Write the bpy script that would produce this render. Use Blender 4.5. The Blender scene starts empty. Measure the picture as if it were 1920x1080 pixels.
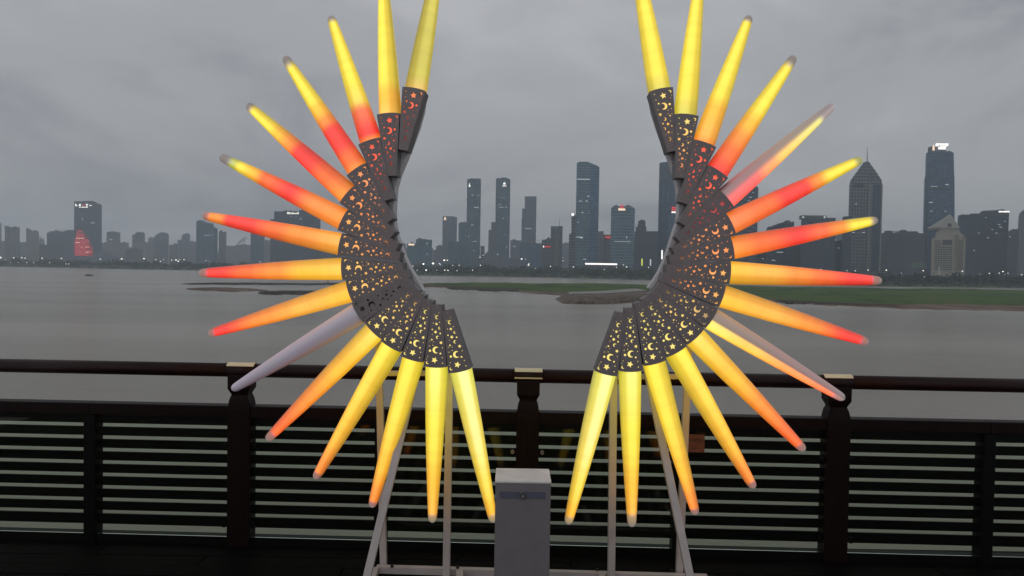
import bpy, bmesh, math, random
import numpy as np
from mathutils import Vector, Matrix
from mathutils.geometry import delaunay_2d_cdt
random.seed(7); rng = np.random.default_rng(7)
S = bpy.context.scene
C = S.collection
# ------------------------------------------------------------------ camera
F = 1387.0; H = 1.85; PITCH = math.atan(37/F); ROLL = 0.0160
fw = Vector((0, math.cos(PITCH), -math.sin(PITCH)))
r0 = Vector((1, 0, 0)); u0 = r0.cross(fw)
up = u0*math.cos(ROLL) - r0*math.sin(ROLL)
rt = r0*math.cos(ROLL) + u0*math.sin(ROLL)
CAM = Vector((0, 0, H))
cd = bpy.data.cameras.new('camera'); co = bpy.data.objects.new('camera', cd); C.objects.link(co)
M = Matrix((rt, up, -fw)).transposed().to_4x4(); M.translation = CAM
co.matrix_world = M
cd.sensor_width = 36; cd.lens = F/1920*36; cd.clip_start = 0.05; cd.clip_end = 20000
S.camera = co
def ray(px, py): return fw + rt*((px-960)/F) + up*((540-py)/F)
def P(px, py, Y):
    d = ray(px, py); return CAM + d*(Y/d.y)
def G(px, py, z):
    d = ray(px, py); return CAM + d*((z-H)/d.z)
# ------------------------------------------------------------------ world, sun, exposure
SKY = 0.30
w = bpy.data.worlds.new('World'); S.world = w; w.use_nodes = True
nt = w.node_tree; nt.nodes.clear()
def N(tree, t, **kw):
    n = tree.nodes.new(t)
    for k, v in kw.items(): setattr(n, k, v)
    return n
out = N(nt, 'ShaderNodeOutputWorld')
sky = N(nt, 'ShaderNodeTexSky', sky_type='NISHITA', sun_disc=False)
sky.sun_elevation = math.radians(12); sky.sun_rotation = math.radians(200)
b1 = N(nt, 'ShaderNodeBackground'); b1.inputs[1].default_value = 0.05
nt.links.new(sky.outputs[0], b1.inputs[0])
tc = N(nt, 'ShaderNodeTexCoord'); mp = N(nt, 'ShaderNodeMapping'); mp.inputs['Scale'].default_value = (1.0, 1.0, 2.3)
mp.inputs['Location'].default_value = (3.1, 1.7, 0.4)
nt.links.new(tc.outputs['Generated'], mp.inputs[0])
n1 = N(nt, 'ShaderNodeTexNoise'); n1.inputs['Scale'].default_value = 2.2; n1.inputs['Detail'].default_value = 8; n1.inputs['Roughness'].default_value = 0.58; n1.inputs['Distortion'].default_value = 0.35
nt.links.new(mp.outputs[0], n1.inputs[0])
cr = N(nt, 'ShaderNodeValToRGB'); cr.color_ramp.interpolation = 'EASE'
e = cr.color_ramp.elements
e[0].position = 0.30; e[0].color = (0.285, 0.290, 0.318, 1)
e[1].position = 0.68; e[1].color = (0.500, 0.506, 0.528, 1)
m_ = e.new(0.48); m_.color = (0.405, 0.411, 0.432, 1)
nt.links.new(n1.outputs[0], cr.inputs[0])
b2 = N(nt, 'ShaderNodeBackground'); b2.inputs[1].default_value = 1.0
nt.links.new(cr.outputs[0], b2.inputs[0])
mx = N(nt, 'ShaderNodeMixShader'); mx.inputs[0].default_value = 0.95
nt.links.new(b1.outputs[0], mx.inputs[1]); nt.links.new(b2.outputs[0], mx.inputs[2]); nt.links.new(mx.outputs[0], out.inputs[0])
sd = bpy.data.lights.new('sun', 'SUN'); so = bpy.data.objects.new('sun', sd); C.objects.link(so)
sd.energy = 0.12; sd.angle = math.radians(40); sd.color = (1.0, 0.95, 0.9)
so.rotation_euler = (math.radians(55), 0, math.radians(-25))
S.view_settings.view_transform = 'Standard'; S.view_settings.look = 'None'
S.view_settings.exposure = 0; S.view_settings.gamma = 1
S.render.engine = 'CYCLES'
S.cycles.volume_bounces = 2; S.cycles.max_bounces = 8; S.cycles.transparent_max_bounces = 12
# ------------------------------------------------------------------ materials
def mat(name, col, rough=0.6, metal=0.0, noise=0.0, nscale=5.0, emit=None, es=0.0, spec=0.5, bump=0.0, bscale=20.0, stretch=None):
    m = bpy.data.materials.new(name); m.use_nodes = True; t = m.node_tree
    p = t.nodes['Principled BSDF']
    p.inputs['Base Color'].default_value = (*col, 1); p.inputs['Roughness'].default_value = rough
    p.inputs['Metallic'].default_value = metal; p.inputs['Specular IOR Level'].default_value = spec
    if emit: p.inputs['Emission Color'].default_value = (*emit, 1); p.inputs['Emission Strength'].default_value = es
    if noise or bump:
        c = N(t, 'ShaderNodeTexCoord'); src = c.outputs['Object']
        if stretch:
            q = N(t, 'ShaderNodeMapping'); q.inputs['Scale'].default_value = stretch; t.links.new(src, q.inputs[0]); src = q.outputs[0]
    if noise:
        n = N(t, 'ShaderNodeTexNoise'); n.inputs['Scale'].default_value = nscale; n.inputs['Detail'].default_value = 5
        t.links.new(src, n.inputs[0])
        r = N(t, 'ShaderNodeMapRange'); r.inputs[1].default_value = 0.25; r.inputs[2].default_value = 0.75
        r.inputs[3].default_value = 1-noise; r.inputs[4].default_value = 1+noise
        t.links.new(n.outputs[0], r.inputs[0])
        v = N(t, 'ShaderNodeVectorMath', operation='SCALE'); v.inputs[0].default_value = col
        t.links.new(r.outputs[0], v.inputs['Scale']); t.links.new(v.outputs[0], p.inputs['Base Color'])
    if bump:
        n = N(t, 'ShaderNodeTexNoise'); n.inputs['Scale'].default_value = bscale; n.inputs['Detail'].default_value = 4
        t.links.new(src, n.inputs[0])
        b = N(t, 'ShaderNodeBump'); b.inputs['Strength'].default_value = bump; b.inputs['Distance'].default_value = 0.02
        t.links.new(n.outputs[0], b.inputs['Height']); t.links.new(b.outputs[0], p.inputs['Normal'])
    return m
def emis(name, col, s): return mat(name, (0.05,)*3, emit=col, es=s)

def facade(name, wall, glass, fh=3.8, bay=3.2, hfrac=0.3, vfrac=0.2, rough=0.35, var=0.25):
    """window grid: floors of height fh, bays of width bay, with panes that differ a little"""
    m = bpy.data.materials.new(name); m.use_nodes = True; t = m.node_tree; L = t.links
    p = t.nodes['Principled BSDF']; c = N(t, 'ShaderNodeTexCoord'); s = N(t, 'ShaderNodeSeparateXYZ'); L.new(c.outputs['Object'], s.inputs[0])
    def mth(op, a, b=None, c2=None):
        n = N(t, 'ShaderNodeMath', operation=op)
        for i, x in enumerate((a, b, c2)):
            if x is None: continue
            if isinstance(x, (int, float)): n.inputs[i].default_value = x
            else: L.new(x, n.inputs[i])
        return n.outputs[0]
    xy = mth('ADD', s.outputs[0], s.outputs[1])
    zf = mth('DIVIDE', s.outputs[2], fh); xf = mth('DIVIDE', xy, bay)
    h = mth('LESS_THAN', mth('FRACT', zf), hfrac); v = mth('LESS_THAN', mth('FRACT', xf), vfrac)
    isw = mth('MAXIMUM', h, v)
    cb = N(t, 'ShaderNodeCombineXYZ'); L.new(mth('FLOOR', xf), cb.inputs[0]); L.new(mth('FLOOR', zf), cb.inputs[1])
    wn = N(t, 'ShaderNodeTexWhiteNoise'); L.new(cb.outputs[0], wn.inputs[0])
    nz = N(t, 'ShaderNodeTexNoise'); nz.inputs['Scale'].default_value = 0.03; L.new(c.outputs['Object'], nz.inputs[0])
    k = mth('MULTIPLY', mth('MULTIPLY_ADD', wn.outputs[0], 2*var, 1-var), mth('MULTIPLY_ADD', nz.outputs[0], 0.9, 0.55))
    g = N(t, 'ShaderNodeVectorMath', operation='SCALE'); g.inputs[0].default_value = glass; L.new(k, g.inputs['Scale'])
    wv = N(t, 'ShaderNodeVectorMath', operation='SCALE'); wv.inputs[0].default_value = wall; L.new(mth('MULTIPLY_ADD', nz.outputs[0], 0.6, 0.7), wv.inputs['Scale'])
    mx = N(t, 'ShaderNodeMix', data_type='VECTOR'); L.new(isw, mx.inputs[0]); L.new(g.outputs[0], mx.inputs[4]); L.new(wv.outputs[0], mx.inputs[5])
    L.new(mx.outputs[1], p.inputs['Base Color']); L.new(mth('MULTIPLY_ADD', isw, 0.6-rough, rough), p.inputs['Roughness'])
    p.inputs['Specular IOR Level'].default_value = 0.35
    return m
# ------------------------------------------------------------------ mesh helpers
class MB:
    def __init__(s): s.v = []; s.f = []
    def add(s, vs, fs):
        n = len(s.v); s.v += [Vector(v) for v in vs]; s.f += [tuple(i+n for i in f) for f in fs]; return s
    def box(s, a, b):
        x0, y0, z0 = a; x1, y1, z1 = b
        return s.add([(x0,y0,z0),(x1,y0,z0),(x1,y1,z0),(x0,y1,z0),(x0,y0,z1),(x1,y0,z1),(x1,y1,z1),(x0,y1,z1)],
              [(0,3,2,1),(4,5,6,7),(0,1,5,4),(1,2,6,5),(2,3,7,6),(3,0,4,7)])
    def obox(s, c, ax, ay, az):
        """box round centre c with half-axes"""
        c, ax, ay, az = map(Vector, (c, ax, ay, az))
        v = [c+i*ax+j*ay+k*az for k in (-1, 1) for (i, j) in ((-1,-1),(1,-1),(1,1),(-1,1))]
        return s.add(v, [(0,3,2,1),(4,5,6,7),(0,1,5,4),(1,2,6,5),(2,3,7,6),(3,0,4,7)])
    def bar(s, a, b, w, d, side=(0,1,0)):
        a, b = Vector(a), Vector(b); z = (b-a); y = Vector(side); x = z.cross(y).normalized(); y = x.cross(z).normalized()
        return s.obox((a+b)/2, x*w/2, y*d/2, z/2)
    def tube(s, pts, rad, n=12, cap=True):
        pts = [Vector(p) for p in pts]; rings = []
        base = len(s.v)
        for i, p in enumerate(pts):
            t = (pts[min(i+1, len(pts)-1)]-pts[max(i-1, 0)]).normalized()
            a = t.orthogonal() if abs(t.z) > .9 else t.cross(Vector((0,0,1))); a.normalize(); b = t.cross(a)
            r = rad[i] if isinstance(rad, (list, tuple)) else rad
            s.v += [p+(a*math.cos(2*math.pi*k/n)+b*math.sin(2*math.pi*k/n))*r for k in range(n)]
        for i in range(len(pts)-1):
            for k in range(n):
                s.f.append((base+i*n+k, base+i*n+(k+1) % n, base+(i+1)*n+(k+1) % n, base+(i+1)*n+k))
        if cap:
            s.f.append(tuple(base+k for k in range(n))[::-1]); s.f.append(tuple(base+(len(pts)-1)*n+k for k in range(n)))
        return s
    def prism(s, poly, off):
        """poly: 3-D points, extruded by vector off"""
        n = len(poly); off = Vector(off)
        v = [Vector(p) for p in poly]; v += [p+off for p in v]
        return s.add(v, [tuple(range(n))[::-1], tuple(range(n, 2*n))]+[(i, (i+1) % n, (i+1) % n+n, i+n) for i in range(n)])
    def build(s, name, m, parent=None, org=(0,0,0), smooth=False, fixn=True):
        me = bpy.data.meshes.new(name); o_ = Vector(org)
        me.from_pydata([v-o_ for v in s.v], [], s.f); me.materials.append(m)
        if fixn:
            bm = bmesh.new(); bm.from_mesh(me); bmesh.ops.recalc_face_normals(bm, faces=bm.faces); bm.to_mesh(me); bm.free()
        if smooth: me.shade_smooth()
        o = bpy.data.objects.new(name, me); C.objects.link(o)
        if parent: o.parent = parent
        return o
def bevel(o, w, seg=2):
    md = o.modifiers.new('bevel', 'BEVEL'); md.width = w; md.segments = seg; md.limit_method = 'ANGLE'; return o
def tag(o, label=None, cat=None, group=None, kind=None):
    for k, v in (('label', label), ('category', cat), ('group', group), ('kind', kind)):
        if v: o[k] = v
    return o
def empty(name, loc): 
    o = bpy.data.objects.new(name, None); C.objects.link(o); o.location = loc; o.empty_display_size = 0.2; return o
def struct(o): o['kind'] = 'structure'; return o
WZ = H-11.0          # water level
GZ = WZ+2.8          # far bank ground level
# ------------------------------------------------------------------ water
def water_mat():
    m = bpy.data.materials.new('muddy_water'); m.use_nodes = True; t = m.node_tree; L = t.links; p = t.nodes['Principled BSDF']
    c = N(t, 'ShaderNodeTexCoord')
    q = N(t, 'ShaderNodeMapping'); q.inputs['Scale'].default_value = (0.006, 0.022, 1); L.new(c.outputs['Object'], q.inputs[0])
    n = N(t, 'ShaderNodeTexNoise'); n.inputs['Scale'].default_value = 1; n.inputs['Detail'].default_value = 5; L.new(q.outputs[0], n.inputs[0])
    r = N(t, 'ShaderNodeValToRGB'); r.color_ramp.elements[0].color = (0.265, 0.24, 0.195, 1); r.color_ramp.elements[0].position = 0.35
    r.color_ramp.elements[1].color = (0.375, 0.345, 0.29, 1); r.color_ramp.elements[1].position = 0.65
    L.new(n.outputs[0], r.inputs[0]); L.new(r.outputs[0], p.inputs['Base Color'])
    p.inputs['Roughness'].default_value = 0.22; p.inputs['IOR'].default_value = 1.33
    q2 = N(t, 'ShaderNodeMapping'); q2.inputs['Scale'].default_value = (0.9, 2.6, 1); L.new(c.outputs['Object'], q2.inputs[0])
    n2 = N(t, 'ShaderNodeTexNoise'); n2.inputs['Scale'].default_value = 1.1; n2.inputs['Detail'].default_value = 8; n2.inputs['Roughness'].default_value = 0.62; L.new(q2.outputs[0], n2.inputs[0])
    b = N(t, 'ShaderNodeBump'); b.inputs['Strength'].default_value = 0.8; b.inputs['Distance'].default_value = 0.35
    L.new(n2.outputs[0], b.inputs['Height']); L.new(b.outputs[0], p.inputs['Normal'])
    return m
struct(MB().add([(-3300,6,WZ),(3300,6,WZ),(3300,1900,WZ),(-3300,1900,WZ)], [(0,1,2,3)]).build('water', water_mat()))
# far shore (px, waterline y)
SH = [(-500,494),(-200,497),(0,500),(90,501.5),(200,504),(330,506.5),(420,508),(560,511.5),(760,516.5),(860,518),(940,519.3),(1060,521.5),(1160,524),(1260,527),(1400,531),(1540,534.5),(1660,537.2),(1790,539),(1920,540.5),(2200,545),(2600,552)]
SHW = [G(x, y, WZ) for x, y in SH]
mb = MB(); vs = []
for p in SHW:
    d = Vector((p.x, p.y, 0)).normalized()
    vs.append([Vector((p.x, p.y, WZ-0.6)), p+d*12+Vector((0,0,1.4)), p+d*38+Vector((0,0,GZ-WZ)), Vector((p.x, p.y, GZ))+d*max(300,3300-p.length)])
vv = [v for q in vs for v in q]
fs = [(i*4+j, (i+1)*4+j, (i+1)*4+j+1, i*4+j+1) for i in range(len(vs)-1) for j in range(3)]
struct(mb.add(vv, fs).build('far_bank', mat('bank_grass', (0.075, 0.095, 0.06), 0.9, noise=0.5, nscale=0.04)))
# ------------------------------------------------------------------ grass island and sandbars (low mounds)
def mound(name, far, near, m, hmax=0.8, nx=140, ny=14, rough=0.35, prof=0.5):
    """far/near: pixel edges; a low lens of ground between them, at its real place on the river"""
    fx = np.array([p[0] for p in far]); fy = np.array([p[1] for p in far]); gx = np.array([p[0] for p in near]); gy = np.array([p[1] for p in near])
    xs = np.linspace(max(fx[0], gx[0]), min(fx[-1], gx[-1]), nx); v = []
    for i, x in enumerate(xs):
        jit = math.sin(x*0.09)+0.6*math.sin(x*0.23+1)+0.4*math.sin(x*0.61)
        a = G(x, np.interp(x, fx, fy)+0.12*jit, WZ); b = G(x, np.interp(x, gx, gy)+rough*jit, WZ)
        for j in range(ny):
            t = j/(ny-1); p = a.lerp(b, t)
            e = min(1, 1.0*min(i, nx-1-i)/6)*min(1, t/0.12, (1-t)/0.10)
            p.z = WZ-0.15+e*hmax*(0.75+0.25*math.sin(p.x*0.07+p.y*0.03)+0.15*random.random())
            v.append(p)
    f = [(i*ny+j, (i+1)*ny+j, (i+1)*ny+j+1, i*ny+j+1) for i in range(nx-1) for j in range(ny-1)]
    return struct(MB().add(v, f).build(name, m, smooth=True))
def ground_mat(name, c1, c2, scale, thr, c3=None):
    m = bpy.data.materials.new(name); m.use_nodes = True; t = m.node_tree; L = t.links; p = t.nodes['Principled BSDF']
    c = N(t, 'ShaderNodeTexCoord'); n = N(t, 'ShaderNodeTexNoise'); n.inputs['Scale'].default_value = scale; n.inputs['Detail'].default_value = 8; n.inputs['Roughness'].default_value = 0.65
    q = N(t, 'ShaderNodeMapping'); q.inputs['Scale'].default_value = (1, 0.5, 1); L.new(c.outputs['Object'], q.inputs[0]); L.new(q.outputs[0], n.inputs[0])
    r = N(t, 'ShaderNodeValToRGB'); r.color_ramp.elements[0].color = (*c1, 1); r.color_ramp.elements[0].position = thr-0.07
    r.color_ramp.elements[1].color = (*c2, 1); r.color_ramp.elements[1].position = thr+0.07
    if c3: q = r.color_ramp.elements.new(min(thr+0.2, 0.95)); q.color = (*c3, 1)
    L.new(n.outputs[0], r.inputs[0]); L.new(r.outputs[0], p.inputs['Base Color']); p.inputs['Roughness'].default_value = 0.95; p.inputs['Specular IOR Level'].default_value = 0.1
    return m
grass = ground_mat('island_grass', (0.035, 0.055, 0.02), (0.065, 0.125, 0.025), 0.06, 0.42, (0.10, 0.13, 0.04))
sand = ground_mat('wet_sand', (0.13, 0.09, 0.065), (0.22, 0.17, 0.13), 0.08, 0.5)
mud = ground_mat('dark_mud', (0.045, 0.04, 0.033), (0.09, 0.075, 0.06), 0.1, 0.5)
FAR = [(780,531.5),(900,531.7),(1050,531.5),(1150,533),(1300,534.5),(1500,538.5),(1920,544),(2300,549.5),(2500,552)]
mound('grass_island', FAR, [(780,533.5),(900,541),(960,544),(1020,548.5),(1080,552),(1200,553.5),(1300,556),(1400,560),(1480,566),(1560,568.5),(1660,571),(1760,573),(1920,575.5),(2300,583),(2500,588)], grass, 1.3, nx=260, ny=22, rough=0.7)
mound('sand_shore', [(782,533),(900,538),(960,541),(1020,545),(1080,549),(1200,551),(1300,553),(1480,563),(1660,569),(1920,573),(2500,585)], [(782,536),(860,541),(905,545.5),(960,547.5),(1025,553),(1080,556.5),(1200,557),(1300,560),(1400,564),(1480,570),(1580,574),(1700,580),(1800,582),(1920,584),(2300,594),(2500,598)], sand, 0.55, nx=220, rough=0.6)
mound('mud_shore', [(1440,563),(1500,565),(1600,569),(1700,572)], [(1440,566),(1480,570),(1560,572.5),(1700,577)], mud, 0.85, nx=80, rough=0.6)
mound('mud_bar', [(333,532),(420,531.6),(520,531.5),(640,531),(700,531)], [(333,533.2),(420,534),(520,534.4),(640,535),(700,536)], mud, 0.8, nx=90, rough=0.3)
mound('sand_bar', [(345,541),(380,539),(430,538.8),(470,541),(506,545)], [(345,542),(380,545.5),(430,547.5),(470,547),(506,546)], sand, 0.4, rough=0.5)
mound('mud_bar', [(482,549),(520,546.5),(600,545),(660,544)], [(482,551),(510,552.8),(560,553.3),(600,551.5),(660,548)], mud, 0.7, rough=0.5)
mound('mud_bar', [(745,531.5),(800,531.6),(860,532)], [(745,537.5),(800,539),(840,540),(860,541)], ground_mat('red_mud', (0.10, 0.06, 0.045), (0.14, 0.09, 0.07), 0.1, 0.5), 0.7, rough=0.5)
mound('mud_bar', [(835,537),(900,538.5),(980,541)], [(835,541.5),(900,546),(940,546.5),(980,549)], mud, 0.9, nx=80, rough=0.7)
# stone spit: pale flat top, brown eroded face
top = [(1053,569.3),(1105,570.5),(1150,570),(1200,566),(1240,562)]
nearw = [G(x, y, WZ) for x, y in top]; back = [p+Vector((0, 62, 0))*(0.6+0.4*i/4) for i, p in enumerate(nearw)]
mbs = MB(); hz = Vector((0,0,2.3)); v = []
rows = 9; K = 60
for i in range(K+1):
    t = i/K*4; k = min(int(t), 3); u = t-k
    a = nearw[k].lerp(nearw[k+1], u); b = back[k].lerp(back[k+1], u); hh = min(1, i/9)
    for j, (s_, z_) in enumerate(((0,-0.3),(0.02,0.3),(0.06,0.75),(0.13,0.96),(0.5,1.0),(0.97,1.0),(1,-0.3))):
        q = a.lerp(b, s_); q.z = WZ+2.4*z_*(hh if z_ > 0 else 1); q += Vector((0, random.uniform(-.5,.5), random.uniform(-.12,.12))) if j < 4 else Vector()
        v.append(q)
f = [(i*7+j, (i+1)*7+j, (i+1)*7+j+1, i*7+j+1) for i in range(K) for j in range(6)]
spit = struct(mbs.add(v, f).build('stone_spit', mat('spit_earth', (0.13, 0.10, 0.075), 0.9, noise=0.6, nscale=0.4)))
slab = [v[i*7+4]+Vector((0,0,0.05)) for i in range(8, K+1)]+[v[i*7+5]+Vector((0,0,0.05)) for i in range(K, 7, -1)]
MB().prism(slab, (0,0,0.2)).build('top_slab', mat('pale_concrete', (0.30, 0.28, 0.26), 0.85, noise=0.2, nscale=0.2), spit)
# ------------------------------------------------------------------ riverside trees (one mass) 
def tree_mass(name, m, segs, n, hmin, hmax, back, crown_r, leaf, seed, faces_per=70):
    r = np.random.default_rng(seed); V = []; 
    pts = np.array([[p.x, p.y] for p in SHW]); px = np.array([s[0] for s in SH])
    xs = r.uniform(segs[0], segs[1], n)
    for x in xs:
        sx = np.interp(x, px, pts[:, 0]); sy = np.interp(x, px, pts[:, 1]); d = np.array([sx, sy])/math.hypot(sx, sy)
        k = r.uniform(*back); cx, cy = sx+d[0]*k, sy+d[1]*k
        z0 = WZ+min(1, k/38)*(GZ-WZ)*0.95; hh = r.uniform(hmin, hmax)*(0.75+0.35*math.sin(x*0.05)**2); cr = crown_r*r.uniform(.7, 1.3)
        nf = faces_per
        # clumps
        nc = 6; cc = r.normal(0, 1, (nc, 3))*[cr*.5, cr*.5, hh*.2]+[0, 0, hh*.6]
        idx = r.integers(0, nc, nf); u = r.normal(0, 1, (nf, 3)); u /= np.linalg.norm(u, axis=1)[:, None]
        c = cc[idx]+u*(cr*.45)*r.uniform(.5, 1, (nf, 1)); c[:, 2] = np.clip(c[:, 2], .3, hh)
        c += [cx, cy, z0]
        a = r.normal(0, 1, (nf, 3)); a /= np.linalg.norm(a, axis=1)[:, None]; b = np.cross(a, r.normal(0, 1, (nf, 3))); b /= np.linalg.norm(b, axis=1)[:, None]
        s_ = leaf*r.uniform(.6, 1.4, (nf, 1))
        V.append(np.stack([c-a*s_, c-b*s_*.8, c+a*s_, c+b*s_*.8], 1).reshape(-1, 3))
    V = np.concatenate(V); nq = len(V)//4
    me = bpy.data.meshes.new(name); me.vertices.add(len(V)); me.vertices.foreach_set('co', V.ravel())
    me.loops.add(nq*4); me.loops.foreach_set('vertex_index', np.arange(nq*4, dtype=np.int32))
    me.polygons.add(nq); me.polygons.foreach_set('loop_start', np.arange(0, nq*4, 4, dtype=np.int32)); me.polygons.foreach_set('loop_total', np.full(nq, 4, dtype=np.int32))
    me.update(); me.validate(); me.materials.append(m)
    o = bpy.data.objects.new(name, me); C.objects.link(o); return o
leafm = mat('bank_leaves', (0.06, 0.082, 0.05), 0.9, noise=0.85, nscale=0.11, spec=0.2)
leafd = mat('dark_bank_leaves', (0.036, 0.05, 0.042), 0.9, noise=0.75, nscale=0.13, spec=0.2)
tag(tree_mass('treeline', leafm, (-300, 760), 620, 6, 12, (30, 110), 4.5, 0.9, 1), 'long dark belt of trees on the far bank left of the skyline towers', 'trees', kind='stuff')
tag(tree_mass('treeline', leafm, (740, 1300), 560, 6, 13, (26, 90), 4.5, 0.8, 2), 'green belt of trees on the far bank between the two light wings', 'trees', kind='stuff')
tag(tree_mass('treeline', leafd, (1280, 2150), 620, 5, 11, (22, 80), 4.0, 0.7, 3), 'dark belt of trees on the far bank below the pyramid-roofed building', 'trees', kind='stuff')
tag(tree_mass('bank_shrubs', leafm, (-100, 2100), 900, 1.5, 3.5, (5, 26), 2.6, 0.5, 4, 34), 'low scrub growing along the far waterline', 'shrubs', kind='stuff')
# ------------------------------------------------------------------ buildings
F_TEAL = facade('teal_curtain_wall', (0.19,0.28,0.36), (0.065,0.16,0.235), 4.0, 2.4, .22, .12, .25, .35)
F_BLUE = facade('blue_curtain_wall', (0.13,0.20,0.32), (0.05,0.115,0.215), 4.0, 2.2, .2, .15, .25, .35)
F_DARK = facade('dark_glass_wall', (0.06,0.08,0.125), (0.026,0.045,0.085), 3.8, 3.0, .3, .15, .3, .3)
F_SLATE = facade('slate_offices', (0.11,0.12,0.165), (0.036,0.05,0.09), 3.4, 3.4, .45, .35, .4, .4)
F_GREY = facade('grey_offices', (0.19,0.195,0.25), (0.095,0.11,0.16), 3.6, 3.0, .4, .3, .4, .25)
F_PALE = facade('pale_apartments', (0.28,0.275,0.275), (0.10,0.11,0.13), 3.1, 4.6, .45, .4, .5, .3)
F_BEIGE = facade('beige_apartments', (0.30,0.28,0.25), (0.12,0.12,0.12), 3.1, 4.2, .45, .45, .5, .3)
F_MID = facade('slate_apartments', (0.13,0.135,0.15), (0.06,0.068,0.08), 3.1, 3.6, .45, .35, .5, .35)
M_CROWN = mat('roof_plant_grey', (0.11,0.115,0.13), 0.7, noise=0.2, nscale=0.2)
M_BAND = mat('floor_band_grey', (0.13,0.165,0.19), 0.5)
M_BANDL = mat('floor_band_pale', (0.26,0.27,0.28), 0.5)
M_BANDD = mat('floor_band_dark', (0.05,0.055,0.07), 0.5)
M_ROOFEDGE = mat('parapet_grey', (0.16,0.16,0.17), 0.6)
E_WHITE = emis('lit_white', (1,0.97,0.92), 1.6); E_WIN = emis('lit_window_glow', (0.85,0.95,1.0), 0.55); E_WARM = emis('lit_warm', (1,0.72,0.5), 1.3)
E_RED = emis('lit_red', (1,0.03,0.05), 1.0); E_REDD = emis('dim_red_led', (0.95,0.012,0.05), 0.42); E_YEL = emis('lit_yellow', (0.8,0.85,0.1), 0.9)
M_WINDARK = mat('dark_window_glass', (0.05,0.055,0.065), 0.25)
def building(name, label, prof, Y, m, depth=28, fh=4.0, band=None, bh=0.8, cat='building', fins=0, finm=None, lits=(), plant=True, corner=None, grid=None, base=None):
    """prof: top outline in photograph pixels, left to right, standing at distance Y"""
    T = [P(x, y, Y) for x, y in prof]; z0 = (GZ-1.0) if base is None else base
    xl, xr = T[0].x, T[-1].x; zt = max(p.z for p in T)
    root = empty(name, ((xl+xr)/2, Y, z0)); o = root.location
    poly = [Vector((xl, Y, z0))]+[Vector((p.x, Y, p.z)) for p in T]+[Vector((xr, Y, z0))]
    if corner:
        xc = P(corner, prof[-1][1], Y).x; zc = np.interp(corner, [p[0] for p in prof], [p[1] for p in prof])
        zc = P(corner, zc, Y).z; b = MB(); dd = (xr-xc)*1.6
        A = [(xl,Y),(xc,Y),(xr+xr/Y*dd,Y+dd),(xl+(xr-xc)+xr/Y*dd,Y+dd+4)]
        zz = [T[0].z, zc, T[-1].z, T[-1].z]
        b.add([(x, y, z0) for x, y in A]+[(x, y, z) for (x, y), z in zip(A, zz)], [(0,1,5,4),(1,2,6,5),(2,3,7,6),(3,0,4,7),(4,5,6,7),(3,2,1,0)])
        b.build('wall', m, root, o)
    else:
        MB().prism(poly, ((xl+xr)/2/Y*depth*.9, depth, 0)).build('wall', m, root, o)
    tx = [p.x for p in T]; tz = [p.z for p in T]
    def span(z):
        xs = []
        for i in range(len(poly)-1):
            a, b = poly[i], poly[i+1]
            if (a.z-z)*(b.z-z) <= 0 and a.z != b.z: xs.append(a.x+(b.x-a.x)*(z-a.z)/(b.z-a.z))
        return (min(xs), max(xs)) if len(xs) >= 2 else None
    if band:
        b = MB(); z = z0+fh
        while z < zt-0.5:
            s = span(z)
            if s:
                x1 = min(s[1], P(corner, 400, Y).x) if corner else s[1]
                b.box((s[0]-.25, Y-.35, z), (x1+(.25 if not corner else -0.02), Y-.004, z+bh))
            z += fh
        if b.v: tag(b.build('floor_band', band, root, o), kind='stuff')
    if fins:
        xe = P(corner, 400, Y).x if corner else xr
        for k in range(fins):
            x = xl+(xe-xl)*(k+0.5)/fins; zz = np.interp(x, tx, tz)
            MB().box((x-.5, Y-.9, z0), (x+.5, Y-.36, zz-.3)).build('facade_fin', finm or M_BAND, root, o)
    if grid:
        nx_, ny_, fx0, fx1, fz0, fz1 = grid; b = MB(); zb = min(tz)
        for i in range(nx_):
            for j in range(ny_):
                x = xl+(xr-xl)*(fx0+(fx1-fx0)*(i+.5)/nx_); z = z0+(zb-z0)*(fz0+(fz1-fz0)*(j+.5)/ny_)
                hw = (xr-xl)*(fx1-fx0)/nx_*.3; hh = (zb-z0)*(fz1-fz0)/ny_*.3
                b.box((x-hw, Y-.12, z-hh), (x+hw, Y-.005, z+hh))
        tag(b.build('window', M_WINDARK, root, o), kind='stuff')
    if plant and not corner:
        # parapet and roof plant on the highest flat stretch
        best = None
        for i in range(len(T)-1):
            if abs(T[i].z-T[i+1].z) < 2.5 and (best is None or T[i+1].x-T[i].x > best[1]-best[0]): best = (T[i].x, T[i+1].x, (T[i].z+T[i+1].z)/2)
        if best and best[1]-best[0] > 8:
            a, b_, z = best; wd = b_-a; q = random.uniform(.15, .4)
            sk = (xl+xr)/2/Y*8; MB().box((a+wd*q+sk, Y+6, z-1.5), (a+wd*(q+.3)+sk, Y+14, z+2.2)).build('roof_plant_room', M_CROWN, root, o)
    for (x, y, wpx, hpx) in lits:
        a = P(x, y, Y); ww = wpx/F*Y/2; hh = hpx/F*Y/2
        MB().box((a.x-ww, Y-.6, a.z-hh), (a.x+ww, Y-.37, a.z+hh)).build('lit_window', E_WIN, root, o)
    return tag(root, label, cat)
def shapes(root, name, items, Y, m, dy=-1.2, th=0.5):
    """flat sign shapes given as pixel rectangles (x0,y0,x1,y1) fixed to the wall of root at distance Y"""
    b = MB()
    for (x0, y0, x1, y1) in items:
        a = P(x0, y1, Y); c = P(x1, y0, Y); b.box((a.x, Y+dy, a.z), (c.x, Y+dy+th, c.z))
    return b.build(name, m, root, root.location)
B = building
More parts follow.
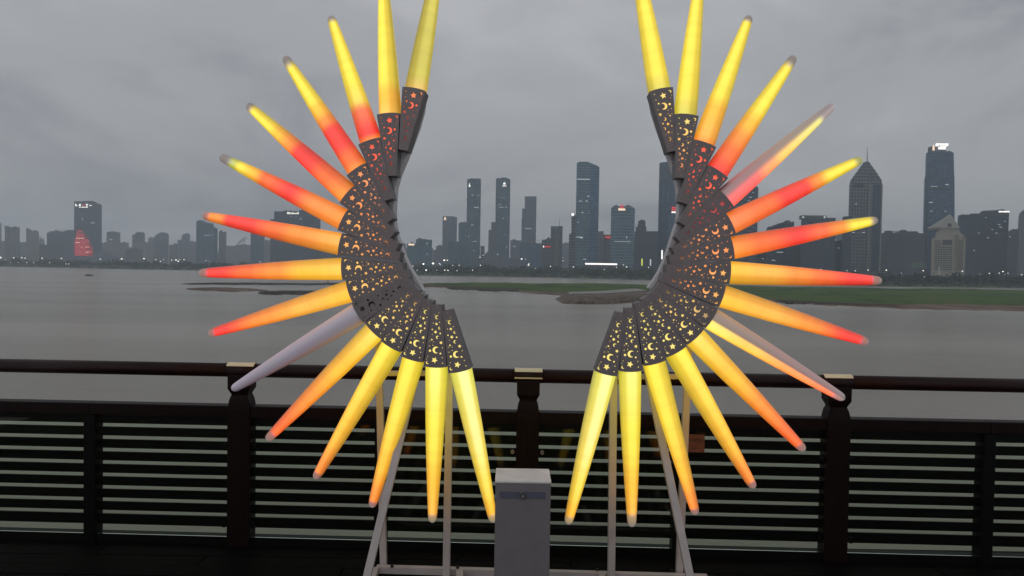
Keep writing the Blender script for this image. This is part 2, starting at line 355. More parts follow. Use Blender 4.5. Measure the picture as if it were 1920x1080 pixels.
# --- left bank skyline
B('apartment_tower', 'pale slab tower cut off by the left edge of the photo', [(-22,418),(1.5,418)], 1900, F_PALE, band=M_BAND, fh=3.2)
B('apartment_tower', 'apartment tower with pale edges and dark middle, second from the left edge', [(9,424),(11,423),(22,426),(36,426)], 1900, F_MID, fins=3, finm=M_BANDL, fh=3.2, band=M_BAND)
B('apartment_block', 'low grey block filling the gap left of the pale-edged tower', [(-60,452),(10,452),(10,455),(50,454)], 2400, F_MID)
B('apartment_tower', 'beige tower with a roof slanting down to the right', [(49,428),(53,428),(62,433),(72,433.5)], 1900, F_BEIGE, fins=3, finm=M_BANDL, band=M_BAND, fh=3.2)
B('spired_block', 'small distant block with two pointed roofs', [(70,455),(73,452),(75.5,443),(78,450),(80.5,445),(83,455)], 2600, F_GREY, plant=False)
B('apartment_block', 'broad dark block with a lumpy roofline left of the red-lit tower', [(72,460),(88,459),(88,436),(93,436),(93,433.5),(102,433.5),(104,431),(108,433),(114,433),(114,435),(121,434),(127,431),(141,431)], 2000, F_SLATE, band=M_BANDD, fh=3.2)
t = B('office_tower', 'glass tower glowing red at its foot with lit characters at the top', [(139,377.5),(175,377),(191,382.5)], 1750, F_SLATE, corner=175, band=M_BANDD, fh=4.2, lits=[(174,418,7,1),(155,411,1,3)])
shapes(t, 'lit_character', [(141.5,382,143,386.5),(143,384.5,145,386.5)], 1750, E_WHITE); shapes(t, 'lit_character', [(148.5,383,149.6,386.5),(149.8,382,151.6,386.5)], 1750, E_WHITE)
shapes(t, 'lit_character', [(155.5,383.5,158.5,384.4),(155.5,383.5,156.4,386.5),(157.7,383.5,158.5,386.5)], 1750, E_RED)
shapes(t, 'lit_character', [(161.5,382.5,165.5,384),(162.5,384,164,388)], 1750, E_WHITE); shapes(t, 'lit_character', [(168,384.5,172,386)], 1750, E_WHITE)
shapes(t, 'sign_underline', [(148.5,388,165,389)], 1750, E_WHITE)
for i, y in enumerate(range(432, 480, 2)):                       # the red LED lines of the facade
    k = (y-428)/50; x0 = 140; x1 = 152+21*min(1, k*1.3)+random.uniform(-3, 3)
    if i % 5 == 2: x1 -= 7
    shapes(t, 'led_line', [(x0+max(0, 6-12*k), y, min(x1, 174.5), y+1.5)], 1750, E_REDD, dy=-.75, th=.3)
for (x0, y0, x1, y1) in [(143,446.4,158,447),(142,454.6,150,455.3),(160,463,167,463.6),(153,463.7,154.3,465),(161,472.5,168,473.2)]:
    shapes(t, 'lit_window', [(x0, y0, x1, y1)], 1750, E_WARM, dy=-1.3, th=.3)
b_ = MB()
for y in range(395, 460, 3):
    pass
B('apartment_block', 'pale ribbed apartment block just right of the red-lit tower', [(190,455),(208,455),(208,457.5),(222,457.5)], 2100, F_PALE, fins=5, finm=M_BANDL)
B('apartment_block', 'whitish apartment block beside the pale ribbed one', [(225,455),(240.5,455)], 2080, F_PALE, fins=3, finm=M_BAND)
B('apartment_tower', 'grey-blue tower with a notched crown right of the red-lit tower', [(200,436),(205,435),(208,434),(213,433),(214,434),(225,436)], 2300, F_MID, lits=[(208,449,6,1)], band=M_BAND)
b = B('low_hall', 'long low pale hall at the foot of the red-lit tower', [(120,481),(150,480),(175,480.5),(215,484)], 1640, F_GREY, depth=40, plant=False)
B('low_hall', 'sloping grey hall roof right of the red-lit tower', [(175,476),(190,468),(212,478),(222,484)], 1700, F_GREY, depth=40, plant=False)
B('apartment_tower', 'dark tower with a stepped crown above white low blocks', [(248,440),(254,439),(255,435.5),(262,434.5),(264,436),(271,437)], 2200, F_MID, band=M_BAND, fins=3)
B('apartment_block', 'white-topped low block in front of the stepped-crown tower', [(248,456),(268,456),(268,454),(279,454),(279,460)], 2100, F_PALE, fins=4)
B('office_block', 'flat dark low block with an overhanging roof', [(235,467),(266,467)], 1900, F_MID, depth=30)
B('apartment_tower', 'narrow beige slab left of the curved grey tower', [(278,446),(290,446)], 2300, F_BEIGE, fins=2, finm=M_BANDL)
B('apartment_tower', 'wide grey tower with a curved roof and rows of windows', [(287,447),(292,441),(297,437.5),(301,436),(304,435),(308,436),(315,438),(316,440)], 2100, F_GREY, grid=(7,20,.05,.95,.1,.95), fh=3.2, plant=False)
B('apartment_block', 'three pale slabs with dark caps right of the curved grey tower', [(317,459),(325,459),(325,457.5),(334,457.5)], 2200, F_PALE, fins=3, finm=M_BANDD)
B('apartment_tower', 'slim tower with a rounded top left of the dark blue tower', [(333,451),(340,450),(341,441),(347,438),(352,437),(356,440)], 2300, F_GREY, fins=3, finm=M_BANDL)
B('apartment_block', 'pale block hugging the left side of the dark blue tower', [(356,453),(369,453)], 2250, F_PALE, fins=2)
t = B('office_tower', 'dark blue glass tower below the orange spike tip at left', [(368,414),(384,414),(385,417),(400,419)], 1800, F_BLUE, band=M_BANDD, lits=[(387,441,5,1.1),(395,441,10,.6)], fins=4, finm=M_BANDD)
t = B('office_tower', 'lower slab attached behind the dark blue tower', [(399,425),(403,425),(403,428),(408,428)], 1850, F_BLUE, lits=[(409,452,.8,43)], plant=False)
B('apartment_tower', 'grey-beige tower with twin roof blocks right of the dark blue tower', [(410,434),(412,434),(412,432),(417,432),(417,436),(419,436),(419,434.5),(424,434.5)], 1900, F_BEIGE, band=M_BAND, fh=3.2, plant=False)
t = B('apartment_block', 'row of pale low houses between the twin-block tower and the blue slab', [(424,461),(440,461),(442,459),(470,459)], 2200, F_PALE, fins=6, finm=M_BAND)
b = MB(); 
for k in range(3):
    pts = [P(443+k*3+14*u, 461-4*k-5*math.sin(u*math.pi*.8)-3*u, 2199) for u in np.linspace(0, 1, 9)]
    b.tube(pts, .8, 6)
for u in np.linspace(0,1,7): b.bar(P(443+14*u, 461-3*u-5*math.sin(u*math.pi*.8), 2199), P(449+14*u, 453-3*u-5*math.sin(u*math.pi*.8), 2199), .7, .7)
b.bar(P(458,462,2199), P(458,446,2199), 1, 1)
b.build('roof_arch', M_BANDL, t, t.location)
B('office_tower', 'plain blue-grey slab under the second orange spike on the left', [(470,436),(496,436)], 1800, F_BLUE, band=M_BANDD, fins=3, finm=M_BANDD)
B('apartment_block', 'pale sliver of a building between two dark slabs on the left', [(496,451),(508,451)], 2000, F_PALE, fins=2)
t = B('office_block', 'big dark slate office block with a small lit white sign', [(507,424),(507,411),(514,411),(514,396.3),(561,396.3),(562,393.5),(575,393.5),(601,398)], 1500, F_DARK, band=M_BANDD, fh=3.9, lits=[(564,410,3,1),(545,406,2,.8),(555,406,2,.8)])
shapes(t, 'sign_board', [(538,396.7,561,402.5)], 1500, mat('dark_green_board', (.05,.07,.05), .6), dy=-1.0, th=.3)
shapes(t, 'lit_lettering', [(539,397.5,541.5,401.5),(542.5,398,544,401.5),(545,399,546.5,401.5),(547.5,398,549,401.5),(550,399,552,401.5),(553,399.5,555,401.5),(556,399,558,401.5),(558.6,398,560.2,401.5)], 1500, E_WHITE, dy=-1.4, th=.3)
B('office_block', 'dark lower block right of the big slate office block, behind the spikes', [(596,452),(640,452),(640,458),(700,458)], 1500, F_DARK, band=M_BANDD)
B('apartment_block', 'hazy grey block with a rounded top behind the left panel fan', [(700,455),(745,456),(750,453),(756,455),(761,458)], 1750, F_MID, plant=False)
# --- centre
t = B('office_block', 'low teal office block with a warm lit sign on its upper left', [(763,456.5),(781,456.5)], 1320, F_TEAL, band=M_BAND)
shapes(t, 'lit_sign', [(766,457,777,460)], 1320, E_WARM)
B('office_block', 'dark teal block joined to the right of the warm sign block', [(780,448.5),(797,448),(799,449),(810,449.5)], 1310, F_TEAL, band=M_BANDD, lits=[(801,457,2.5,1.2),(801,476,2,.8)])
B('office_block', 'grey stepped block left of the mauve tower', [(813,470),(817,469),(818,461),(831,460)], 1700, F_GREY)
t = B('office_tower', 'mauve-grey tower with a lit white emblem at its upper left corner', [(830,406),(833,405),(848,405.5),(857,407.5)], 1680, F_GREY, band=M_BAND, plant=False)
shapes(t, 'lit_emblem', [(832.5,409.5,836.5,412.5),(833.3,407,835.7,409.5)], 1680, E_WARM); 
B('office_block', 'squat teal block in front of the mauve tower', [(840,452),(860,453)], 1400, F_TEAL, band=M_BANDD)
B('office_tower', 'teal tower leaning against the left twin tower', [(860,418),(866,417),(868,416.5),(876,417.5)], 1500, F_TEAL, band=M_BAND, lits=[(876,443,5,.9)])
t = B('twin_tower', 'left one of the two matching tall teal towers', [(876,337),(877.5,335.5),(880,336),(884,334),(892,335),(896,334),(901,335.5),(902,337)], 1450, F_TEAL, band=M_BAND, fins=5, finm=M_BANDD, plant=False,
   lits=[(893,388.7,8,1.1),(896,389,2,1.8),(886,366,4,.8),(886,422,5,1.0),(880,443,3,.8),(890,452.5,8,.9),(888,470,3,.8),(884,405,2,.8),(898,367,5,.6),(882,461,2,.8)])
shapes(t, 'lit_emblem', [(879.5,345.2,880.8,350),(880.8,347,882,350),(878.8,349,881.5,350.2),(880,343.5,881,345)], 1450, E_WHITE)
shapes(t, 'crown_fin', [(876.4,335,877.6,345),(900.5,335,901.8,345)], 1450, M_BANDL)
t = B('twin_tower', 'right one of the two matching tall teal towers', [(930,336),(932,334),(937,335),(942,332.5),(950,333),(953,335),(957,336.5)], 1450, F_TEAL, band=M_BAND, fins=5, finm=M_BANDD, plant=False,
   lits=[(938,371,3,.8),(944,371,3,.9),(937,383.5,5,.8),(940,388.5,9,1),(949,388.5,4,.9),(943,409.5,3,1.2),(937,408,2,.8),(953,407,2,.8),(933,477,5,.9),(938,429,2,.7),(950,464,2,.8),(946,440,3,.6)])
shapes(t, 'lit_emblem', [(943.5,343.5,948,346),(944.8,342,946.6,343.5)], 1450, E_WHITE); shapes(t, 'lit_lettering', [(942,348,943.5,349.6),(944,348,945.5,349.6),(946,348,947.4,349.6),(948,348,949.5,349.6)], 1450, E_WHITE)
B('office_block', 'short block with a bright white edge right of the left twin tower', [(901,461),(909,461)], 1600, F_SLATE, lits=[(909.5,467,.8,11)], plant=False)
B('office_block', 'slate stepped tower tucked against the right twin tower', [(916,431.5),(921,431),(921,417),(925,416),(930,417)], 1700, F_MID, band=M_BANDD, plant=False)
B('theatre_hall', 'broad low pale hall with a sloping roof under the twin towers', [(896,484),(908,478),(914,472),(924,469.5),(926,483),(985,484)], 1240, F_GREY, depth=50, plant=False)
B('office_block', 'flat grey block between the right twin tower and the notched tower', [(957,450.5),(979,450.5)], 1750, F_GREY, lits=[(964,462,6,.7)])
B('office_tower', 'mauve tower stepped out on its left side, with one lit floor', [(977.5,470),(978,410),(979,410),(979,391),(984,391),(984,369),(985.5,368),(1004,368),(1006,369.5)], 1600, F_GREY, band=M_BAND, lits=[(991,428.5,13,.8)], plant=False)
B('office_block', 'low blue block at the foot of the notched mauve tower', [(975,456),(1017,456)], 1420, F_BLUE, band=M_BANDD, lits=[(985,486,3,2)])
t = B('office_block', 'grey stepped block carrying a red lit sign', [(1016,449.5),(1024,449),(1024,447),(1033,446.5)], 1260, F_SLATE, band=M_BAND)
shapes(t, 'sign_board', [(1018,460,1033,465)], 1260, mat('red_sign_board', (.2,.01,.02), .5), dy=-1.0, th=.2)
shapes(t, 'lit_lettering', [(1018.3,460.6,1020,464.2)], 1260, E_WHITE, dy=-1.3, th=.2); shapes(t, 'lit_lettering', [(1022,462,1024,464),(1024.7,461.5,1027,463.5),(1027.6,461.3,1029.6,463.3),(1030.2,462,1032.4,463.6)], 1260, E_RED, dy=-1.3, th=.2)
t = B('office_tower', 'grey tower with a thin antenna and a pale stone shaft', [(1033,424),(1055,424)], 1250, F_SLATE, band=M_BAND, lits=[(1042,427,2,1)], plant=False)
shapes(t, 'stone_shaft', [(1040,439,1049,500)], 1250, mat('stone_shaft_grey', (.15,.145,.155), .7), dy=-3.5, th=3.1)
MB().bar(P(1049,424,1253), P(1049.6,409,1253), .55, .55).build('antenna', M_CROWN, t, t.location)
B('office_block', 'hazy flat block behind the antenna tower', [(1053,457),(1082,456)], 1950, F_GREY)
t = B('office_tower', 'slim banded tower with a white rooftop light left of the tallest central tower', [(1067,440),(1071.5,437),(1071.5,406),(1082,402)], 1130, F_SLATE, band=M_BANDL, bh=1.0, fh=4.4)
shapes(t, 'roof_light', [(1071.5,400,1076,404.5)], 1130, E_WHITE)
t = B('office_tower', 'tallest central blue tower with a curved slanting roof and a lit floor line', [(1081.5,305.5),(1086,304),(1093,303),(1101,303.5),(1109,306),(1117,309.5),(1124,313)], 1100, F_TEAL, band=M_BAND, fins=0, plant=False, fh=4.3,
   lits=[(1096,336.2,27,1.4),(1114,330,2,1.5),(1110,346,2,1.2),(1088,377,6,1),(1100,377,4,1.4),(1105,368,8,1.2),(1092,398.5,4,1.2),(1105,399,3,1),(1086,444.5,13,1.1),(1090,446,5,1.5),(1110,441.5,4,1),(1116,451.5,4,1.3),(1118,453,2,1),(1084,417,3,.8),(1106,417,4,.8),(1096,486,6,1)])
shapes(t, 'dark_facade_slab', [(1103,312,1121.5,506)], 1100, F_BLUE, dy=-.9, th=.6)  # darker right side face drawn as a front slab, its shade in the colour
B('office_block', 'grey block with pale pillars right of the tallest central tower', [(1122,434),(1130,433),(1132,434)], 1260, F_GREY, fins=2, finm=M_BANDL, plant=False)
t = B('office_block', 'mauve block carrying a red lit sign beside the round-shouldered tower', [(1131,440),(1148,440)], 1270, F_GREY, plant=False)
shapes(t, 'sign_board', [(1133,441,1147.5,449)], 1270, mat('dark_red_board', (.25,.01,.02), .5), dy=-1.0, th=.2)
shapes(t, 'lit_lettering', [(1134.5,443.5,1138,445),(1136,444.8,1139.5,446.2),(1140.3,442.5,1141.5,447),(1142.4,444,1143.4,447),(1144.2,442.5,1146.3,444),(1144.2,445,1146.3,446.8)], 1270, E_RED, dy=-1.3, th=.2)
t = B('office_tower', 'banded glass tower with rounded shoulders and a red emblem on the crown', [(1146,391),(1149,387.5),(1153,385),(1157,383.5),(1158,386.5),(1174,386.5),(1175,383.5),(1180,385),(1186,388),(1190.5,392)], 1040, F_TEAL, band=M_BANDL, bh=.7, fh=4.6, plant=False, lits=[(1175,445,1.5,3),(1167,453,30,.7)])
shapes(t, 'lit_sign', [(1159,391,1172,394.5)], 1040, E_WARM); shapes(t, 'lit_emblem', [(1162.5,384.2,1164,390),(1164,384.2,1167.5,385.2),(1167,385,1168.6,389),(1164,389,1168,390)], 1040, E_RED, dy=-1.2)
B('office_block', 'dark mauve block with a pointed chimney-like tower', [(1190,434),(1192,434),(1192,421),(1196.5,421),(1197,415),(1203,411.5),(1210,414),(1210,422),(1212,422),(1212,434.5),(1238,434.5)], 1200, F_SLATE, band=M_BANDD, plant=False, lits=[(1194,423.5,2.2,2.5),(1211.3,423.5,1.3,2.5)])
t = B('office_tower', 'tall dark blue tower half hidden by the right panel fan', [(1236.5,306),(1240,304.5),(1252,303.5),(1262,302.5),(1290,305)], 1080, F_BLUE, band=M_BANDD, fins=6, finm=M_BANDD, plant=False)
shapes(t, 'crown_band', [(1237,y,1262,y+1) for y in range(308, 340, 4)], 1080, M_BAND, dy=-1.4, th=.4)
t = B('office_tower', 'teal tower with a small red and white emblem beside the right panel fan', [(1254,405),(1257,399.5),(1275,399.5),(1285,405)], 1020, F_BLUE, band=M_BAND, plant=False)
shapes(t, 'lit_emblem', [(1259.5,389.5,1261,396.5),(1264.8,389.5,1266.3,396.5),(1259.5,388.3,1266.3,390),(1261.5,392,1264.3,394)], 1020, E_RED, dy=-1.2); shapes(t, 'lit_sign', [(1259,396.8,1266.8,399.2)], 1020, E_WHITE, dy=-1.2)
shapes(t, 'sign_mast', [(1262,399.3,1263.5,401)], 1020, M_CROWN)
t = B('lit_pavilion', 'long low pavilion with a bright white light strip along its eave', [(1094,493),(1160,493)], 1010, F_SLATE, depth=20, plant=False)
shapes(t, 'light_strip', [(1097,494,1157,496)], 1010, E_WHITE, dy=-1.5)
for x, y0, y1, m, lab in ((1203.5,485,498,E_YEL,'yellow-green lit vertical sign among the riverside trees'), (1219.5,486,498,E_WIN,'pale lit vertical sign between the yellow sign and the white one'), (1241,469,486,E_WHITE,'tall white lit vertical strip near the right panel fan')):
    a = P(x, y1, 1005); c = P(x, y0, 1005); r_ = empty('lit_sign_pylon', (a.x, 1005, GZ)); 
    MB().box((a.x-.5,1005,GZ), (a.x+.5,1006,c.z+.5)).build('pylon', M_CROWN, r_, r_.location)
    MB().box((a.x-.9,1004.4,a.z), (a.x+.9,1004.99,c.z)).build('light_panel', m, r_, r_.location); tag(r_, lab, 'sign')
# --- right
B('office_tower', 'dark banded tower with a curved slanting top seen between two red spikes', [(1340,395),(1370,378),(1390,365),(1405,355),(1419,349),(1422,352)], 900, F_DARK, band=M_BAND, bh=.6, fh=4.2, plant=False, lits=[(1407,370,5,.8),(1404,376,3,.8),(1412,361,3,.7)])
B('office_block', 'dark block with a raked roof rising to the right', [(1438,427),(1468,416.5),(1489,415.5)], 900, F_DARK, band=M_BANDD, lits=[(1462,473,12,1),(1450,488,6,1)])
t = B('office_block', 'dark block with a green framed rooftop screen', [(1503,411),(1549,411),(1549,409),(1567,409)], 850, F_DARK, band=M_BANDD)
shapes(t, 'roof_screen', [(1504,404.5,1550,411)], 850, mat('green_screen', (.07,.12,.11), .4), dy=1, th=8)
shapes(t, 'roof_screen_frame', [(1503,404,1550.5,405),(1503,405,1504.2,411),(1549.5,405,1550.6,411)], 850, M_BANDL, dy=.4, th=.5)
shapes(t, 'lit_window', [(1505,405.5,1508,408.5),(1545,405,1548,409)], 850, E_WIN, dy=.3, th=.4)
B('office_block', 'small dark block peeping left of the pointed tower', [(1581,406),(1597,405)], 870, F_DARK, plant=False)
B('apartment_block', 'broad dark mass of flats with scattered lit windows behind the red spikes', [(1360,448),(1440,446),(1490,452),(1545,452),(1600,450)], 930, F_DARK, band=M_BANDD, fh=3.3, lits=[(1552,495,8,1),(1566,450,4,.8),(1572,465,3,.8),(1600,436,5,1),(1612,440,3,.8),(1480,480,3,.8),(1430,485,4,.8)])
F_POINT = facade('stone_and_glass_wall', (0.20,0.21,0.25), (0.06,0.075,0.11), 3.8, 3.6, .3, .4, .35, .3)
t = B('office_tower', 'grey tower with a pointed roof and a thin spire', [(1593.5,343),(1595,338),(1608,320),(1619,305),(1623,303),(1629,303),(1642,321),(1653,338),(1653.5,344)], 880, F_POINT, band=M_BANDD, plant=False, lits=[(1605,382.5,4,.9),(1643,391,5,.8),(1643,441,5,1.2),(1640,387,4,.7),(1600,436,5,1),(1619,436,5,1)])
shapes(t, 'pale_pier', [(1623,345,1633,508)], 880, mat('pale_pier_grey', (.17,.175,.20), .5), dy=-1.6, th=1.2); shapes(t, 'edge_pier', [(1649.5,346,1652,508)], 880, mat('pale_edge_grey', (.24,.25,.27), .5), dy=-1.6, th=1.2)
shapes(t, 'dark_facade_slab', [(1633.3,346,1649.3,508)], 880, F_DARK, dy=-.9, th=.5)
shapes(t, 'window_row', [(1600+3*k,345,1601.6+3*k,351) for k in range(7)], 880, M_BANDD, dy=-1.0, th=.5)
MB().tube([P(1626,304,885), P(1626,274,885)], [.6,.12], 8).build('spire', M_CROWN, t, t.location)
MB().tube([P(1633,331,879.4), P(1633,331,878.6)], 2.0, 16).build('roof_disc', M_CROWN, t, t.location)
B('apartment_block', 'broad slate block with three roof bumps left of the tall signed tower', [(1650,440),(1657,436),(1660,432.5),(1671,432.5),(1675,436),(1684,435),(1689,431),(1697,430.5),(1702,434),(1710,435),(1719,434),(1723,437),(1735,438)], 950, F_SLATE, band=M_BANDD, fh=3.2, plant=False)
t = B('office_tower', 'tall dark tower crowned by a glowing white sign', [(1731.5,438),(1734,332),(1735.5,332),(1737,287),(1741,285),(1748,284),(1783,283),(1784,285),(1788,286),(1789,330),(1789.6,331),(1789.8,438)], 1000, F_BLUE, band=M_BANDD, plant=False, lits=[(1748,349.5,5,1),(1755,349.5,4,1),(1775,346,6,1.3),(1745,379.5,7,1.1),(1746,396,3,1),(1772,396,3,1)])
shapes(t, 'sign_plinth', [(1749,274,1777,284)], 1000, M_CROWN, dy=4, th=8)
shapes(t, 'lit_lettering', [(1755,269.2,1778,271.5),(1754,270.5,1760,274),(1759,276,1773,280),(1762,273,1775,275)], 1000, E_WHITE, dy=-.5, th=.6)
shapes(t, 'lit_lettering', [(1773,269,1778,273)], 1000, E_WHITE, dy=-.5, th=.6); shapes(t, 'lit_emblem', [(1748.5,275,1752,282),(1749.5,272,1751.3,275)], 1000, E_WARM, dy=-.5, th=.6)
shapes(t, 'dark_facade_slab', [(1733,337,1741,508)], 1000, F_DARK, dy=-.9, th=.5); shapes(t, 'machine_floor', [(1744,353,1780,356)], 1000, M_BANDD, dy=-1.2, th=.5)
# beige hotel with the pyramid roof
BE = mat('beige_stone', (0.36,0.33,0.28), 0.7, noise=0.15, nscale=0.1); Y = 790
t = B('pyramid_roofed_building', 'beige stone building with a pyramid roof and a grid of small windows', [(1748,447),(1754,446),(1756,436),(1764,430),(1798,430),(1800,436),(1806,440),(1811,447)], Y, BE, depth=26, plant=False, band=None)
a = P(1760,426.5,Y-1); c = P(1800,426.5,Y-1); ap = P(1782,401,Y+10); zb = a.z
MB().add([(a.x,Y-1,zb),(c.x,Y-1,zb),(c.x,Y+22,zb),(a.x,Y+22,zb),(ap.x,Y+10,ap.z)], [(0,3,2,1),(0,1,4),(1,2,4),(2,3,4),(3,0,4)]).build('roof', mat('pale_roof_tile', (.30,.29,.27), .6, noise=.15, nscale=.4), t, t.location)
MB().box((a.x+1,Y-.5,zb-2.4),(c.x-1,Y+21,zb-.02)).build('cornice', mat('cornice_stone', (.28,.26,.23), .7), t, t.location)
shapes(t, 'dormer', [(1777,419,1783,425)], Y, M_WINDARK, dy=-1.1, th=.6); shapes(t, 'banner_recess', [(1767,450,1785,459)], Y, M_WINDARK, dy=-.5, th=.49)
b = MB()
for i in range(11):
    for j in range(14):
        x = 1753+3.1*i; y = 452+4.1*j
        if 1764 < x < 1786 and y < 461: continue
        q = P(x, y, Y); b.box((q.x-.5, Y-.2, q.z-.75), (q.x+.5, Y-.005, q.z+.75))
tag(b.build('window', M_WINDARK, t, t.location), kind='stuff')
for x in (1790, 1794, 1804): shapes(t, 'pilaster', [(x,440,x+1.6,508)], Y, BE, dy=-1.6, th=1.59)
shapes(t, 'side_wall', [(1796,450,1803.8,508)], Y, mat('shade_toned_stone', (.2,.185,.17), .7), dy=-.3, th=.29)  # shade of the side wall put into a darker stone colour
t = B('office_block', 'wide dark office mass with stepped roof and a lit white line at its top right', [(1797,403.5),(1819,403),(1819,400.5),(1838,400),(1839,396.5),(1845,395),(1868,394),(1892,396)], 950, F_DARK, band=M_BANDD, fh=3.6, bh=.9,
   lits=[(1873,421,4,.9),(1876,426,5,.9),(1868,437,4,1),(1860,430,3,.8),(1884,415,2,.9),(1848,408,2,.8),(1835,437,3,.8),(1852,446,4,.7),(1826,470,3,.7)])
shapes(t, 'light_strip', [(1872,396,1892,398)], 950, E_WHITE)
B('office_block', 'lower dark block between the stepped office mass and the right edge', [(1891,434),(1895,431),(1904,429.5),(1914,429)], 1000, F_DARK, lits=[(1893,444,1.5,1.5),(1909,463.5,2,1.5)], band=M_BANDD)
B('apartment_tower', 'tower cut off by the right edge with a slanting top and pale foot', [(1912,405),(1913,399),(1920,393),(1945,393)], 900, F_GREY, band=M_BAND, plant=False)
for x0, x1, y, Y, lab in ((1940,2050,420,900,'dark office block just outside the right edge'),):
    pass
t = B('low_house', 'small house with a pale green hipped roof below the slate block', [(1710,497),(1712,493),(1717,490.5),(1728,490.5),(1736,494),(1737,497)], 800, mat('green_roof', (.13,.18,.16), .6), depth=14, plant=False, cat='house', base=P(1720,503,800).z)
sl = empty('sail_monument', P(1761,517,760)); q = P(1761,495,760); zb = sl.location.z
MB().add([(q.x-1.3,759,zb),(q.x+1.6,759,zb),(q.x+1.6,761,zb),(q.x-1.3,761,zb),(q.x+.1,760,q.z)], [(0,3,2,1),(0,1,4),(1,2,4),(2,3,4),(3,0,4)]).build('sail', mat('white_sail', (.5,.5,.5), .6), sl, sl.location)
tag(sl, 'slender white sail-shaped monument in front of the pyramid-roofed building', 'monument')
# hazy backdrop blocks filling the gaps far behind
fillers = [(330,420,463,2800),(420,520,465,2700),(600,700,462,2500),(700,830,466,2500),(808,880,472,2300),(902,935,476,2400),(1000,1085,468,2400),(1120,1150,452,2000),(1185,1240,448,1800),(1360,1440,455,1500),(1430,1510,440,1400),(1560,1600,424,1300),(1885,1960,438,1500),(80,100,462,2900),(215,260,464,2800)]
FL = ['hazy low roofline far behind the pale slabs left of the dark blue tower','hazy low roofline far behind the row of pale low houses','hazy blocks behind the dark slate office block and the spikes','hazy blocks behind the warm sign block left of the mauve tower','small hazy blocks between the mauve tower and the left twin tower','hazy sliver between the two twin towers','faint low blocks between the antenna tower and the notched mauve tower','grey block filling the gap behind the red sign right of the tallest central tower','faint blocks behind the chimney-like pointed tower','dark rooftops directly right of the right panel fan','stepped rooftops behind the raked dark block','rooftops just left of the pointed tower','faint blocks behind the right edge of the skyline','small hazy block beside the slanting beige tower at left','hazy low roofline right of the red-lit tower']
for i, (a, b_, y, Y) in enumerate(fillers):
    st = [(a, y)]; x = a
    while x < b_:
        x2 = min(b_, x+random.uniform(8, 20)); yy = y+random.uniform(-4, 4); st += [(x, yy), (x2-.01, yy)]; x = x2
    q = B('backdrop_block', 'x', st[1:], Y, F_GREY if i % 2 else F_MID, plant=False, fh=4)
    q['label'] = FL[i]
# ------------------------------------------------------------------ lamps on the far bank
lamp_px = [(1,483,5),(26,483.3,3),(41,483.3,3),(47,484,3),(79,484,3),(115,484.5,3),(188,486,3),(228,485.5,4),(10,487,2),(20,492,2),(34,492,1.6),(50,492,2),(63,492.3,2.4),(93,492.5,1.8),(124,494.8,2),(129,495,2),
 (270,485,4),(292,487,2.4),(307,487,2),(322,487.5,2.4),(330,487.5,4),(334,489.8,4),(337,487,2),(345,487,2.6),(301,490,3),(386,488.7,2),(392,490,1.4),(488,491,2.4),(515,491.5,2),
 (774,499,2.5),(782,506.5,2),(794,495,5),(812,494,6),(824,494.5,3),(833,488,5),(839,488,3),(826,496.5,2),(849,497.7,2),(861,497.3,2.2),(799,506.5,5),(834,506.5,3),(840,507,3),(857,507.5,2.4),(886,506.5,2.5),(819,506.5,1.6),(901,497.5,3),(900,482.5,2.4),(906,478.5,2),
 (978,485.5,4.5),(991,497,4),(992,494.5,2.5),(1032,499.5,2.8),(1004,503,1.5),(1075,500.5,2.8),(1055,483,1.5),(1056,489,2),(1156,501,2.4),(1169,496.5,2.4),(1175,500.5,3),(1133,505.5,1.6),(1216,501.5,2.4),
 (1539,505,2),(1588,507.5,2),(1603.5,508,2.6),(1628,506.5,2.8),(1662,506.5,3.4),(1690,512,1.5),(1731,507.5,3),(1733,519,1.6),(1804.5,508.5,3.4),(1837,514,1.4),(1855,512.5,2.6),(1873.5,512,2.4),(1880.5,509,3.4),(1890,512,2),(1884,515,1.5),(1916,515,2.6)]
def shore_depth(x): return float(np.interp(x, [s[0] for s in SH], [p.y for p in SHW]))
ph = MB().box((-.09,-.09,0),(.09,.09,1)); 
pole0 = None; M_POLE = mat('lamp_pole', (.12,.12,.13), .5)
E_LAMP = emis('lamp_glow', (1,0.93,0.78), 2.0); E_LAMPC = emis('lamp_glow_cool', (.9,.97,1), 1.6)
hm = bpy.data.meshes.new('lamp_head'); bm = bmesh.new(); bmesh.ops.create_uvsphere(bm, u_segments=8, v_segments=5, radius=1); bm.to_mesh(hm); bm.free()
hm2 = hm.copy(); hm.materials.append(E_LAMP); hm2.materials.append(E_LAMPC)
pm = None
for i, (x, y, s_) in enumerate(lamp_px):
    Y = shore_depth(x)+(14 if y > 495 or x < 140 and y > 490 else 16)
    q = P(x, y, Y); zg = WZ+1.2
    r_ = empty('street_lamp', (q.x, q.y, zg))
    pl = MB().box((-.12,-.12,0),(.12,.12,q.z-zg)).build('lamp_pole', M_POLE, r_) 
    h_ = bpy.data.objects.new('lamp_head', hm if i % 3 else hm2); C.objects.link(h_); h_.parent = r_; h_.location = (0,0,q.z-zg); rr = s_/F*Y*.36
    h_.scale = (rr, rr, rr*.75)
    tag(r_, 'small lit lamp on a thin pole among the trees of the far bank', 'street lamp', 'lamps along the far bank')
